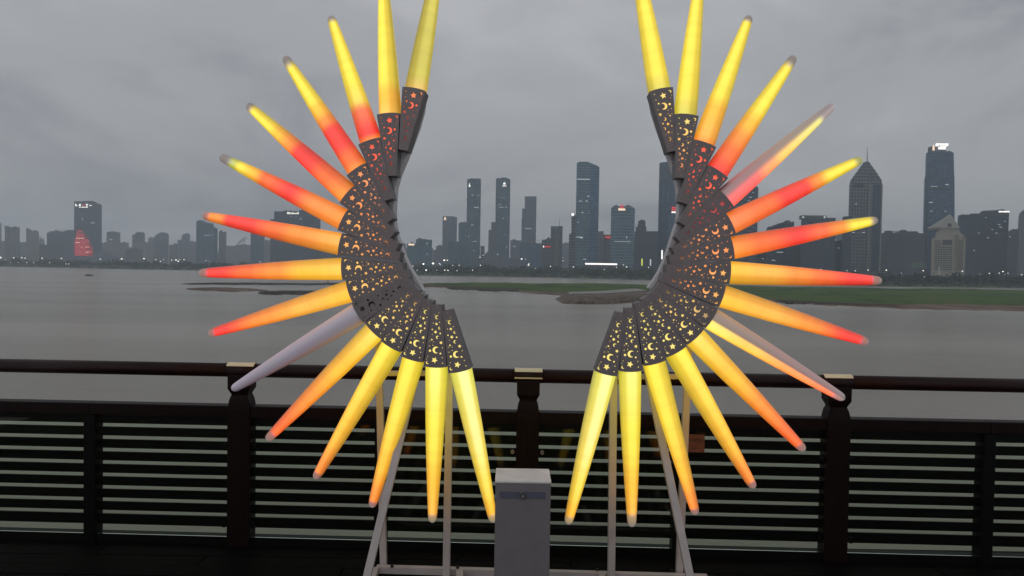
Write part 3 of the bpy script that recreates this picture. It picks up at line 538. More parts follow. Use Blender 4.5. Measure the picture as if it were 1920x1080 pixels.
# ------------------------------------------------------------------ boats and stake
def boat(px, py, L_, label, cabin):
    q = G(px, py, WZ); r_ = empty('boat', q); b = MB(); n = 9; hull = []
    for i in range(n):
        t_ = i/(n-1)*2-1; wdt = .9*(1-abs(t_)**3)+.05; hull.append((t_*L_/2, wdt, .55+.35*t_*t_))
    v = [];
    for x, w_, h_ in hull: v += [(x,-w_,h_),(x,w_,h_),(x*.92,w_*.6,-.1),(x*.92,-w_*.6,-.1)]
    f = [(i*4+j, i*4+(j+1)%4, (i+1)*4+(j+1)%4, (i+1)*4+j) for i in range(n-1) for j in range(4)]+[(0,1,2,3),((n-1)*4+3,(n-1)*4+2,(n-1)*4+1,(n-1)*4)]
    b.add(v, f).build('hull', mat('boat_hull', (.05,.05,.05), .5), r_)
    for (a, b2, hh) in cabin: 
        MB().box((a,-.7,.6),(b2,.7,hh)).build('cabin', mat('boat_cabin', (.13,.13,.12), .5), r_); MB().box((a-.3,-.85,hh+.003),(b2+.3,.85,hh+.12)).build('cabin_roof', mat('boat_roof', (.2,.2,.19), .5), r_)
    tag(r_, label, 'boat')
boat(167, 517.3, 6.5, 'small dark boat out on the open water at left', [(-2,1,1.1)])
boat(798, 516.8, 22, 'long dark moored boat at the far waterline beside the left panel fan', [(-8,-3,2.2),(-1,5,1.9)])
q = G(615, 532, WZ); st = MB().tube([q-Vector((0,0,.5)), q+Vector((0,0,2.6))], .25, 8).build('mooring_stake', mat('stake_wood', (.04,.035,.03), .8)); tag(st, 'dark stake standing on the thin mud bar', 'stake')
# ------------------------------------------------------------------ haze
hb = MB().box((-3400,-60,WZ-1.6),(3400,3420,215)).build('haze', bpy.data.materials.new('haze_air'))
hmn = hb.data.materials[0]; hmn.use_nodes = True; t = hmn.node_tree; t.nodes.clear(); o_ = N(t, 'ShaderNodeOutputMaterial'); pv = N(t, 'ShaderNodeVolumePrincipled')
pv.inputs['Color'].default_value = (.80,.91,1.0,1); pv.inputs['Density'].default_value = 0.00030; pv.inputs['Anisotropy'].default_value = 0.0
t.links.new(pv.outputs[0], o_.inputs['Volume']); hb['kind'] = 'stuff'
# ------------------------------------------------------------------ deck
DK = 4.8; SL = -0.027                      # railing line: y = DK + SL*x
M_DECK = mat('shade_dark_deck_board', (0.0028,0.0018,0.0016), 0.6, spec=.06, noise=0.5, nscale=6, bump=0.3, bscale=30, stretch=(1,8,1))  # near-black because the shade over the deck is put into the colour
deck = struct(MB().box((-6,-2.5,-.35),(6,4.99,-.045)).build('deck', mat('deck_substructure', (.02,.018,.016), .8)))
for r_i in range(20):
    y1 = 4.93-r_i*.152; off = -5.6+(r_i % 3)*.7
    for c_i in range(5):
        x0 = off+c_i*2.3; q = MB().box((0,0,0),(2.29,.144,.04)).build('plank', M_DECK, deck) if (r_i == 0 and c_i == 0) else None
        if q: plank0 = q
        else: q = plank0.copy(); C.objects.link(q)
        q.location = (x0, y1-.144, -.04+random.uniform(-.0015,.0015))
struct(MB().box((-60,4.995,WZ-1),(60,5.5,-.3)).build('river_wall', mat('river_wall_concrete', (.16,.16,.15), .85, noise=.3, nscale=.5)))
# ------------------------------------------------------------------ railing
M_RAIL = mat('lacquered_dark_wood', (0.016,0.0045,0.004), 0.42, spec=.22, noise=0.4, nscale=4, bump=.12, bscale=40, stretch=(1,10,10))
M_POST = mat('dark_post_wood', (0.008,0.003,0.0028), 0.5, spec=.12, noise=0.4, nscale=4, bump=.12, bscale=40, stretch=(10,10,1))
M_SLAT = mat('black_slat', (0.0025,0.0024,0.0022), 0.5, spec=.12, noise=0.3, nscale=3)  # black paint deepened further, with the shade put into the colour
M_BRASS = mat('brass_cap', (0.85,0.74,0.48), 0.45, metal=0.35, noise=.12, nscale=8)
dirv = Vector((1, SL, 0)).normalized(); nrm = Vector((-dirv.y, dirv.x, 0))*-1   # nrm points to the camera
if nrm.y > 0: nrm = -nrm
def RX(px, py=860, off=0.0):
    """distance along the railing line of the point seen at px,py"""
    d = ray(px, py); p0 = Vector((0, DK, 0))+nrm*off
    t_ = (DK+nrm.y*off - SL*0 )
    # plane through p0 with normal nrm
    k = (p0-CAM).dot(nrm)/d.dot(nrm); w_ = CAM+d*k
    return (w_-Vector((0, DK, 0))).dot(dirv), w_.z
def RZ(y, px=988): return RX(px, y, .03)[1]
rail = empty('railing', (0, DK, 0)); RO = Vector((0, DK, 0))
def rp(s, off, z): return RO+dirv*s+nrm*off+Vector((0,0,z))
def rbox(s0, s1, o0, o1, z0, z1): return MB().obox(rp((s0+s1)/2, (o0+o1)/2, (z0+z1)/2), dirv*(s1-s0)/2, nrm*(o1-o0)/2, (0,0,(z1-z0)/2))
posts = [RX(p)[0] for p in (-80, 453, 988.5, 1565, 2160)]
stiles = [(RX(p)[0]) for p in (175, 715.5, 1272, 1847)]
zt, zb = RZ(693), RZ(719); rz = (zt+zb)/2; rr = (zt-zb)/2
PW = .147/2; SW = .075/2
zR1, zR0 = RZ(772), RZ(794)
zg0, zg1 = RZ(811.6), RZ(818.4); pitch = (RZ(811.6)-RZ(981.4-3.4))/7
zS_b = RZ(1004); zB_t = RZ(1021)
for i in range(len(posts)-1):
    a, b_ = posts[i], posts[i+1]
    MB().tube([rp(a+.09, 0, rz), rp(b_-.09, 0, rz)], rr, 20).build('handrail', M_RAIL, rail, RO, smooth=False).data.shade_smooth()
for i, s in enumerate(posts):
    z_c0 = RZ(739); z_n = RZ(752)
    # turned post: capital, waist, shoulder, shaft, as stacked frusta
    prof = [(0.0,PW),(RZ(780),PW),(RZ(776),PW*.98),(RZ(768),PW*.95),(RZ(758),PW*.86),(RZ(752),PW*.74),(RZ(750),PW*.72),(RZ(748),PW*.78),(RZ(740),PW*.98),(RZ(738),PW*1.0),(rz-rr*.55,PW*1.0)]
    b = MB(); v = []
    for z, hw in prof:
        v += [rp(s-hw, -hw*.85, z), rp(s+hw, -hw*.85, z), rp(s+hw, hw*.85, z), rp(s-hw, hw*.85, z)]
    f = [(k*4+j, k*4+(j+1) % 4, (k+1)*4+(j+1) % 4, (k+1)*4+j) for k in range(len(prof)-1) for j in range(4)]+[(3,2,1,0), tuple(range(len(v)-4, len(v)))]
    bevel(b.add(v, f).build('post', M_POST, rail, RO), .006)
    # handrail collar with brass plates
    MB().tube([rp(s-.093, 0, rz), rp(s+.093, 0, rz)], rr*1.04, 20).build('rail_collar', M_RAIL, rail, RO, smooth=False).data.shade_smooth()
    def plate(a0, a1):
        v = []; n = 8
        for k in range(n+1):
            a = math.radians(a0+(a1-a0)*k/n)
            for R_ in (rr*1.05, rr*1.05+.004):
                for e_ in (-.09, .09): v.append(rp(s+e_, math.cos(a)*R_, rz+math.sin(a)*R_))
        f = []
        for k in range(n):
            o = k*4; q = o+4; f += [(o,o+1,q+1,q),(o+2,q+2,q+3,o+3),(o,q,q+2,o+2),(o+1,o+3,q+3,q+1)]
        f += [(0,2,3,1),(n*4,n*4+1,n*4+3,n*4+2)]
        return MB().add(v, f)
    plate(38, 142).build('brass_plate', M_BRASS, rail, RO)
    if i == 2: plate(-14, -4).build('brass_trim', M_BRASS, rail, RO)
edges = sorted([(p, PW) for p in posts]+[(p, SW) for p in stiles])
GL = bpy.data.materials.new('tinted_glass'); GL.use_nodes = True; t = GL.node_tree; t.nodes.clear()
o_ = N(t, 'ShaderNodeOutputMaterial'); tr = N(t, 'ShaderNodeBsdfTransparent'); tr.inputs[0].default_value = (.90,.96,.88,1); gl = N(t, 'ShaderNodeBsdfGlossy'); gl.inputs['Roughness'].default_value = .02; gl.inputs[0].default_value = (1,1,1,1)
fr = N(t, 'ShaderNodeFresnel'); fr.inputs[0].default_value = 1.24; mx = N(t, 'ShaderNodeMixShader'); t.links.new(fr.outputs[0], mx.inputs[0]); t.links.new(tr.outputs[0], mx.inputs[1]); t.links.new(gl.outputs[0], mx.inputs[2]); t.links.new(mx.outputs[0], o_.inputs[0])
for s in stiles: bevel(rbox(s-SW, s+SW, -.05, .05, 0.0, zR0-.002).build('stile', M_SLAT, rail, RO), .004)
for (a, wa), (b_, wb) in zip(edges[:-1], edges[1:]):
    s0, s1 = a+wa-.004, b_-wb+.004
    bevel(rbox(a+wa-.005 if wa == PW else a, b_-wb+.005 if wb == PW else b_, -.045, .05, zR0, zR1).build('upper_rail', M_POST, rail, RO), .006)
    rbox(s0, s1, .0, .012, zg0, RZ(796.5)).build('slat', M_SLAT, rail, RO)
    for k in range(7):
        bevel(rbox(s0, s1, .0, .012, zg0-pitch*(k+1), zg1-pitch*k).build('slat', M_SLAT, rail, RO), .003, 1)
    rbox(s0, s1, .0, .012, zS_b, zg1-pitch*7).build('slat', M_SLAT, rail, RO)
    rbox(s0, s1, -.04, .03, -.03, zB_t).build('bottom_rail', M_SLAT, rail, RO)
    rbox(s0-.014, s1+.014, .030, .036, zB_t+.003, zg0+.03).build('glass_pane', GL, rail, RO)
    cm = mat('steel_clamp', (.35,.33,.30), .3, metal=.8) if 'cm' not in globals() else cm
    for s, sg, w_ in ((a, 1, wa), (b_, -1, wb)):
        if w_ != PW: continue
        for z in (RZ(847), RZ(996)):
            q = rp(s+sg*(w_+.022), .037, z); MB().tube([q, q+nrm*.014], .013 if z > .3 else .02, 12).build('glass_clamp', cm if (abs(s-posts[2]) < .1 and z > .3) else M_SLAT, rail, RO)
tag(rail, 'dark lacquered riverside railing with slats, glass panes and brass-capped posts', 'railing')
# small wooden notice on the railing
pq = [RX(1286, 832, .06)[0], RX(1321, 832, .06)[0]]; z1_, z0_ = RX(1303, 815, .06)[1], RX(1303, 848, .06)[1]
pr = empty('notice_plaque', rp(pq[0], .06, z0_)); po = pr.location
rbox(pq[0], pq[1], .046, .062, z0_, z1_).build('board', mat('plaque_wood', (.16,.055,.025), .5, noise=.3, nscale=20), pr, po)
b = MB(); wq = pq[1]-pq[0]
for k in range(5):
    s = pq[0]+wq*(.2+.14*k); z = z0_+(z1_-z0_)*.68
    for (ds, dz, lw, lh) in ((0,.006,.012,.0025),(0,-.003,.012,.0025),(0,.0,.0025,.02)):
        b.v; n0 = len(b.v); bb = rbox(s-lw/2, s+lw/2, .0621, .0632+.0002*k+.0001*(lw>.01), z+dz-lh/2, z+dz+lh/2); b.add(bb.v, bb.f)
bb = rbox(pq[0]+wq*.25, pq[1]-wq*.25, .0621, .0635, z0_+.025, z0_+.028); b.add(bb.v, bb.f)
b.build('lettering', mat('plaque_lettering', (.04,.02,.01), .6), pr, po); tag(pr, 'small brown wooden notice with a line of characters on the railing', 'sign')
# ------------------------------------------------------------------ the light-wing sculpture
WY = 4.12; WS = -0.05
def W(px, py, dy=0.0):
    d = ray(px, py); k = (WY+dy-CAM.y)/(d.y-WS*d.x); return CAM+d*k
wn = Vector((WS, -1, 0)).normalized()*1.0; wn = Vector((-(-WS), -1, 0)).normalized()
wn = Vector((WS, -1, 0)).normalized()      # towards the camera, square to the wing plane
LW = [((776,166),(822,-95)),((728,213),(713,-62)),((692,264),(614,23)),((667.5,317),(526,100)),((650,364),(455,191)),((642,412),(403,290)),((637,458),(370,402)),((641,504),(363,512)),((654,546),(381,628)),((670,587),(426,734)),((699,621),(492,830)),((732,650),(584,904)),((772,674),(692,958)),((816,688),(807.5,987)),((862,696),(924,987))]
RW = [((1239.5,167),(1192,-100)),((1288,215),(1317,-62)),((1322,268),(1411,22)),((1347,321),(1497,99)),((1363,372),(1571,192)),((1371,419),(1625,295)),((1374,465),(1655,411)),((1369,511),(1663,527)),((1355,555),(1638,644)),((1335,597),(1592,752)),((1305,632),(1516,850)),((1269,660),(1420,922)),((1229,681),(1309,972)),((1183,696),(1187,995)),((1136,701),(1065,990))]
YP = (1.0,.78,.09); Y_ = (.97,.72,.02); YO = (1.0,.47,.01); O_ = (1.0,.25,.01); OR = (1.0,.13,.008); R_ = (1.0,.03,.010); GY = (.235,.20,.185); OFF = (.10,.085,.13)  # GY and OFF glow faintly, standing in for daylight through unlit plastic
PK = (.42,.17,.13); OL = (.68,.55,.03)
def fade(last, g=GY): return [(.93, last), (.975, g)]
LC = [[(0,(.85,.52,.05)),(.12,OL),(.5,OL),(1,Y_)], [(0,(1,.50,.03)),(.12,YO),(.25,Y_),(1,Y_)], [(0,O_),(.06,R_),(.22,(.95,.13,.02)),(.32,(.9,.62,.03)),(.45,Y_),(.93,Y_),(.985,GY)],
 [(0,O_),(.08,OR),(.22,R_),(.34,R_),(.42,O_),(.5,YO),(.62,Y_),(.88,Y_),(.96,GY)], [(0,O_),(.2,OR),(.36,R_),(.47,R_),(.55,O_),(.66,YO),(.78,Y_),(.92,Y_),(.975,GY)],
 [(0,O_),(.22,(1,.24,.015)),(.42,R_),(.62,OR),(.72,YO),(.82,Y_),(.88,(.5,.5,.04)),(.94,GY)], [(0,(1,.38,.02)),(.3,O_),(.48,OR),(.64,R_),(.8,R_),(.87,O_),(.93,O_),(.97,PK),(1,GY)],
 [(0,(1,.50,.02)),(.25,YO),(.45,O_),(.65,OR),(.85,R_),(.92,R_),(.955,PK),(1,GY)], [(0,YO),(.3,(1,.42,.02)),(.6,O_),(.9,R_),(.94,R_),(.965,PK),(1,GY)],
 [(0,OFF),(1,OFF)], [(0,(1,.62,.03)),(.3,YO),(.6,O_),(.86,OR),(.92,OR),(.95,PK),(1,GY)],
 [(0,Y_),(.3,(1,.62,.02)),(.65,YO),(.9,O_),(.94,O_),(.965,PK),(1,GY)], [(0,Y_),(.35,(1,.68,.02)),(.7,YO),(.92,O_),(.95,O_),(.97,PK),(1,GY)],
 [(0,(.95,.82,.06)),(.4,Y_),(.75,YO),(.93,(1,.45,.02)),(.965,(.45,.3,.15)),(1,GY)], [(0,(.92,.85,.10)),(.4,YP),(.75,(1,.66,.03)),(.93,YO),(.97,(.5,.35,.15)),(1,GY)]]
RC = [[(0,OL),(.15,Y_),(1,Y_)], [(0,OL),(.2,Y_),(1,Y_)], [(0,O_),(.08,(1,.42,.02)),(.25,YO),(.4,Y_),(.93,Y_),(.975,GY)], [(0,R_),(.16,OR),(.28,O_),(.42,YO),(.55,Y_),(.88,Y_),(.96,GY)],
 [(0,R_),(.22,R_),(.38,O_),(.5,YO),(.7,(.8,.6,.03)),(.84,(.7,.6,.04)),(.9,GY),(1,GY)], [(0,(1,.2,.02)),(.28,OR),(.42,R_),(.55,R_),(.65,O_),(.76,Y_),(.92,Y_),(.98,(.35,.37,.1))],
 [(0,O_),(.2,OR),(.45,R_),(.6,(1,.12,.015)),(.74,O_),(.84,Y_),(.93,Y_),(.985,GY)], [(0,YO),(.25,(1,.42,.02)),(.45,O_),(.6,OR),(.8,R_),(.92,R_),(.95,PK),(1,GY)],
 [(0,YO),(.35,(1,.42,.02)),(.6,O_),(.85,R_),(.93,R_),(.965,PK),(1,GY)], [(0,(1,.65,.03)),(.3,YO),(.6,O_),(.9,OR),(.95,PK),(1,GY)], [(0,(1,.62,.03)),(.35,YO),(.6,O_),(.86,OR),(.93,OR),(.96,PK),(1,GY)],
 [(0,Y_),(.3,(1,.62,.02)),(.65,YO),(.9,O_),(.94,O_),(.965,PK),(1,GY)], [(0,Y_),(.35,(1,.68,.02)),(.7,YO),(.92,O_),(.95,O_),(.97,PK),(1,GY)],
 [(0,(.9,.78,.06)),(.4,Y_),(.75,YO),(.90,(1,.45,.02)),(.94,(.45,.3,.15)),(1,GY)], [(0,(.92,.85,.10)),(.4,YP),(.75,(1,.66,.03)),(.93,YO),(.97,(.5,.35,.15)),(1,GY)]]
REF = .82
def alp(c): return 1.0 if c[2] < .09 or c[0] > .8 or c == OFF else 0.0
def spike_mat(name, ramp, core=(0,-1), half=None, off=False, bright=1.0):
    m = bpy.data.materials.new(name); m.use_nodes = True; t = m.node_tree; L = t.links; p = t.nodes['Principled BSDF']
    p.inputs['Base Color'].default_value = (.78,.72,.82,1) if off else (.72,.60,.60,1) if half else (.17,.155,.15,1); p.inputs['Roughness'].default_value = .38; p.inputs['Specular IOR Level'].default_value = .5 if (off or half) else .25
    def mth(op, a, b=None, c2=None, cl=False):
        n = N(t, 'ShaderNodeMath', operation=op); n.use_clamp = cl
        for i, x in enumerate((a, b, c2)):
            if x is None: continue
            if isinstance(x, (int, float)): n.inputs[i].default_value = x
            else: L.new(x, n.inputs[i])
        return n.outputs[0]
    c = N(t, 'ShaderNodeTexCoord'); s = N(t, 'ShaderNodeSeparateXYZ'); L.new(c.outputs['Object'], s.inputs[0]); tt = mth('DIVIDE', s.outputs[2], REF)
    n = N(t, 'ShaderNodeSeparateXYZ'); L.new(c.outputs['Normal'], n.inputs[0])
    r = N(t, 'ShaderNodeValToRGB'); r.color_ramp.interpolation = 'EASE'; el = r.color_ramp.elements
    el[0].position = 0; el[0].color = (*ramp[0][1], alp(ramp[0][1])); el[1].position = ramp[-1][0]; el[1].color = (*ramp[-1][1], alp(ramp[-1][1]))
    for q, cc in ramp[1:-1]: k = el.new(q); k.color = (*cc, alp(cc))
    nz = N(t, 'ShaderNodeTexNoise'); nz.inputs['Scale'].default_value = 3.0; nz.inputs['Detail'].default_value = 2; L.new(c.outputs['Object'], nz.inputs[0])
    L.new(mth('MULTIPLY_ADD', nz.outputs[0], .06, mth('ADD', tt, -.03)), r.inputs[0])
    cx, cy = core; l = math.hypot(cx, cy); cx /= l; cy /= l
    dt = mth('ADD', mth('MULTIPLY', n.outputs[0], cx), mth('MULTIPLY', n.outputs[1], cy))
    dt = mth('ABSOLUTE', dt)
    body = N(t, 'ShaderNodeMapRange', interpolation_type='SMOOTHSTEP'); body.inputs[1].default_value = 0; body.inputs[2].default_value = .9; body.inputs[3].default_value = .42; body.inputs[4].default_value = .88; L.new(dt, body.inputs[0])
    cr_ = N(t, 'ShaderNodeMapRange', interpolation_type='SMOOTHSTEP'); cr_.inputs[1].default_value = .78; cr_.inputs[2].default_value = 1.0; cr_.inputs[3].default_value = 0; cr_.inputs[4].default_value = 1.0; L.new(dt, cr_.inputs[0])
    # the strip inside shows brighter and yellower through the middle
    sh = N(t, 'ShaderNodeVectorMath', operation='MULTIPLY_ADD'); L.new(r.outputs[0], sh.inputs[0]); sh.inputs[1].default_value = (1.40, 1.48, 4.2) if not off else (.55,.55,.55); sh.inputs[2].default_value = (0, .02, .006) if not off else (0,0,0)
    mxc = N(t, 'ShaderNodeMix', data_type='VECTOR'); L.new(mth('MULTIPLY', mth('MULTIPLY', cr_.outputs[0], .95), r.outputs[1]), mxc.inputs[0]); L.new(r.outputs[0], mxc.inputs[4]); L.new(sh.outputs[0], mxc.inputs[5])
    L.new(mxc.outputs[1], p.inputs['Emission Color'])
    st = body.outputs[0]
    if half:
        hr = N(t, 'ShaderNodeMapRange', interpolation_type='SMOOTHSTEP'); hr.inputs[1].default_value = half[1]; hr.inputs[2].default_value = half[2]; hr.inputs[3].default_value = .10; hr.inputs[4].default_value = 1
        L.new(mth('MULTIPLY', n.outputs[0], half[0]), hr.inputs[0]); st = mth('MULTIPLY', st, hr.outputs[0])
    led = N(t, 'ShaderNodeTexNoise', noise_dimensions='1D'); led.inputs['Scale'].default_value = 16; led.inputs['Detail'].default_value = 3; L.new(s.outputs[2], led.inputs['W'])
    st = mth('MULTIPLY', st, mth('MULTIPLY_ADD', led.outputs[0], .30, .86))
    L.new(mth('MULTIPLY', st, bright), p.inputs['Emission Strength'])
    return m
# spike mesh: translucent round cone with a blunt tip, open base closed by a rim
prof = [(0,.0640),(.08,.0630),(.2,.0600),(.35,.0555),(.5,.0495),(.65,.0425),(.78,.0358),(.88,.0302),(.94,.0265),(.962,.0250),(.978,.0225),(.990,.0165),(.998,.0075)]
nseg = 32; v = []; f = []
for t_, r_ in prof:
    for k in range(nseg):
        a = 2*math.pi*k/nseg; v.append((math.cos(a)*r_, math.sin(a)*r_, t_*REF))
for i in range(len(prof)-1):
    for k in range(nseg): f.append((i*nseg+k, i*nseg+(k+1) % nseg, (i+1)*nseg+(k+1) % nseg, (i+1)*nseg+k))
f.append(tuple((len(prof)-1)*nseg+k for k in range(nseg))); n0 = len(v); v += v[:nseg]; f.append(tuple(range(n0, n0+nseg))[::-1])
def spike_mesh(m):
    me = bpy.data.meshes.new('light_spike'); me.from_pydata(v_sp, [], f_sp); me.materials.append(m); me.shade_smooth()
    me.polygons[len(f_sp)-1].use_smooth = False; return me
v_sp, f_sp = v, f
# star panel sheet: local x across, local z from outer edge (0) to inner end (PLEN)
PLEN = .348; WO = .0655; WI = .0262
def wedge_w(z): return WO+(WI-WO)*z/PLEN
outer = [(-WO, 0), (-WO*.5, -.005), (0, -.0065), (WO*.5, -.005), (WO, 0), (WI, PLEN), (-WI, PLEN)]
def star(x, z, r, n=5, rot=0, inner=.48): return [(x+(r if k % 2 == 0 else r*inner)*math.sin(rot+math.pi*k/n), z-(r if k % 2 == 0 else r*inner)*math.cos(rot+math.pi*k/n)) for k in range(2*n)]
def dot(x, z, r, n=8): return [(x+r*math.cos(2*math.pi*k/n+.3), z+r*math.sin(2*math.pi*k/n+.3)) for k in range(n)]
def moon(x, z, r, a=0, n=9):
    pts = []
    for k in range(n+1):
        th = math.radians(40+280*k/n); pts.append((math.cos(th)*r, math.sin(th)*r))
    for k in range(1, n):
        th = math.radians(320-280*k/n); q = (.48*r+.78*r*math.cos(th), .80*r*math.sin(th))
        pts.append((q[0] if abs(q[1]) < .6*r or True else q[0], q[1]))
    # crescent: outer arc 40..320 deg, inner arc through the same tips
    ti = (math.cos(math.radians(40))*r, math.sin(math.radians(40))*r)
    pts = [(math.cos(math.radians(40+280*k/n))*r, math.sin(math.radians(40+280*k/n))*r) for k in range(n+1)]
    cx = r*.42; R2 = math.hypot(ti[0]-cx, ti[1]); a1 = math.atan2(-ti[1], ti[0]-cx)
    if a1 < 0: a1 += 2*math.pi
    a0 = math.atan2(ti[1], ti[0]-cx)
    for k in range(1, n): th = a1+(a0-a1)*k/n; pts.append((cx+R2*math.cos(th), R2*math.sin(th)))
    ca, sa = math.cos(a), math.sin(a)
    return [(x+p[0]*ca-p[1]*sa, z+p[0]*sa+p[1]*ca) for p in pts]
U = .064/75   # one zoomed pixel of the photograph's panel in metres
def at(u, vv): return (u*U, vv*PLEN)
holes = [star(*at(-6,.105), 22*U, rot=.2), moon(*at(-52,.06), 10*U, .5), dot(*at(48,.06), 3.6*U), dot(*at(45,.15), 3.2*U), dot(*at(-50,.16), 2.8*U), dot(*at(-58,.12), 2.4*U),
 moon(*at(2,.27), 23*U, -.1), dot(*at(-37,.255), 8*U), dot(*at(32,.215), 6*U), star(*at(34,.39), 12.5*U, rot=.4), dot(*at(-42,.33), 3*U), dot(*at(-20,.345), 3*U), dot(*at(44,.31), 3*U), dot(*at(-16,.40), 2.6*U),
 dot(*at(-27,.435), 5.5*U), dot(*at(-40,.41), 2.6*U), moon(*at(11,.475), 11*U, -.3), star(*at(-4,.56), 12.5*U, rot=.1), dot(*at(27,.54), 5.5*U), dot(*at(-24,.52), 2.6*U),
 dot(*at(-26,.60), 5*U), moon(*at(22,.625), 9*U, .2), star(*at(1,.69), 11*U, rot=.3), dot(*at(-20,.70), 3*U), dot(*at(21,.72), 3*U), moon(*at(4,.80), 14*U, -.2), dot(*at(-14,.84), 3*U), dot(*at(14,.87), 3*U), dot(*at(0,.955), 2.8*U)]
vc = [Vector(p) for p in outer]; ed = []; fc = [list(range(len(outer)))]; holes_v = []
for h_ in holes:
    s0 = len(vc); vc += [Vector(p) for p in h_]; fc.append(list(range(s0, s0+len(h_))))
res = delaunay_2d_cdt(vc, ed, fc, 1, 1e-6)
rv, rf, orf = res[0], res[2], res[5]
sheet = bmesh.new(); bv = [sheet.verts.new((p.x, 0, p.y)) for p in rv]
for fa, o_f in zip(rf, orf):
    if any(q > 0 for q in o_f) or 0 not in o_f: continue
    sheet.faces.new([bv[i] for i in fa])
for q in [q for q in sheet.verts if not q.link_faces]: sheet.verts.remove(q)
bmesh.ops.recalc_face_normals(sheet, faces=sheet.faces)
ex = bmesh.ops.extrude_face_region(sheet, geom=sheet.faces[:])
for q in ex['geom']:
    if isinstance(q, bmesh.types.BMVert): q.co.y += .004
bmesh.ops.recalc_face_normals(sheet, faces=sheet.faces)
M_PANEL = mat('perforated_bronze_sheet', (0.215,0.185,0.19), 0.45, metal=.2, noise=.16, nscale=14)
me_sheet = bpy.data.meshes.new('star_panel'); sheet.to_mesh(me_sheet); sheet.free(); me_sheet.materials.append(M_PANEL)
# tray behind the sheet
DP = .125; b = MB()
ring = [(-WO+.001, .0), (WO-.001, .0), (WI-.001, PLEN-.001), (-WI+.001, PLEN-.001)]
def wall(p, q):
    p, q = Vector((p[0], 0, p[1])), Vector((q[0], 0, q[1])); d = (q-p).normalized(); n_ = Vector((-d.z, 0, d.x))*.0015
    b.obox((p+q)/2+Vector((0, DP/2+.0045, 0))+n_, (q-p)/2, n_, (0, DP/2, 0))
for k in range(4): wall(ring[k], ring[(k+1) % 4])
b.prism([(x*.97, DP+.0046, z*.98+.003) for x, z in ring], (0, .003, 0))
M_TRAY = mat('panel_tray_sheet', (0.15,0.135,0.14), 0.5, metal=.2, noise=.15, nscale=10)
me_tray = bpy.data.meshes.new('panel_tray'); me_tray.from_pydata(b.v, [], b.f); me_tray.materials.append(M_TRAY)
bm = bmesh.new(); bm.from_mesh(me_tray); bmesh.ops.recalc_face_normals(bm, faces=bm.faces); bm.to_mesh(me_tray); bm.free()
def diff_mat(name, c0, c1, mid, s):
    m = bpy.data.materials.new(name); m.use_nodes = True; t = m.node_tree; L = t.links; p = t.nodes['Principled BSDF']
    p.inputs['Base Color'].default_value = (.3,.28,.28,1); p.inputs['Roughness'].default_value = .6
    c = N(t, 'ShaderNodeTexCoord'); sx = N(t, 'ShaderNodeSeparateXYZ'); L.new(c.outputs['Object'], sx.inputs[0])
    mr = N(t, 'ShaderNodeMath', operation='DIVIDE'); L.new(sx.outputs[2], mr.inputs[0]); mr.inputs[1].default_value = PLEN
    r = N(t, 'ShaderNodeValToRGB'); el = r.color_ramp.elements; el[0].position = 0; el[0].color = (*c0, 1); el[1].position = 1; el[1].color = (*[x*.12 for x in c1], 1)
    k = el.new(mid); k.color = (*c1, 1); k = el.new(min(mid+.22, .97)); k.color = (*[x*.28 for x in c1], 1)
    L.new(mr.outputs[0], r.inputs[0]); L.new(r.outputs[0], p.inputs['Emission Color']); p.inputs['Emission Strength'].default_value = s
    return m
yl = (1,.80,.20); ylo = (1,.62,.16); oy = (1,.48,.11); og = (1,.32,.09); rd = (1,.11,.045); dr = (.35,.03,.03)
LD = [(og,rd,.28),(rd,rd,.55),(rd,rd,.42),(og,(1,.35,.15),.5),(og,og,.6),(oy,og,.6),(oy,og,.68),(ylo,oy,.68),(ylo,oy,.7),None,(yl,ylo,.62),(yl,ylo,.64),(yl,yl,.72),(yl,yl,.72),(yl,yl,.74)]
RD = [(yl,oy,.62),(yl,og,.75),(rd,rd,.5),(rd,rd,.6),(dr,dr,.5),(og,og,.55),(og,og,.48),(oy,og,.55),(oy,og,.55),((.32,.2,.09),ylo,.45),(yl,ylo,.62),(yl,yl,.7),(yl,yl,.72),(yl,yl,.74),(yl,yl,.74)]
LDES = ['olive yellow spike, topmost of the left wing','bright yellow upright spike','yellow spike red at its base','yellow spike with red lower third','spike fading from orange through red to yellow','spike orange at base, red in the middle, yellow at the tip','orange spike with red near its tip','nearly level orange spike ending red','orange spike dipping to a red tip','unlit grey lilac spike','amber spike with orange tip','amber yellow spike pointing down left','yellow spike pointing down','straight down yellow spike','pale yellow spike nearest the box']
M_STEEL = mat('white_painted_steel', (0.52,0.47,0.46), 0.45, noise=.12, nscale=8)
M_SPINE = mat('grey_spine_sheet', (0.58,0.56,0.58), 0.5, noise=.15, nscale=6)
base_c = W(960, 1064); sculpt = empty('wing_sculpture', (0, WY, 0)); SO = Vector((0, WY, 0))
tag(sculpt, 'pair of glowing spiked wings with star-cut panels on a white steel frame', 'light sculpture')
M_DIFFE = None
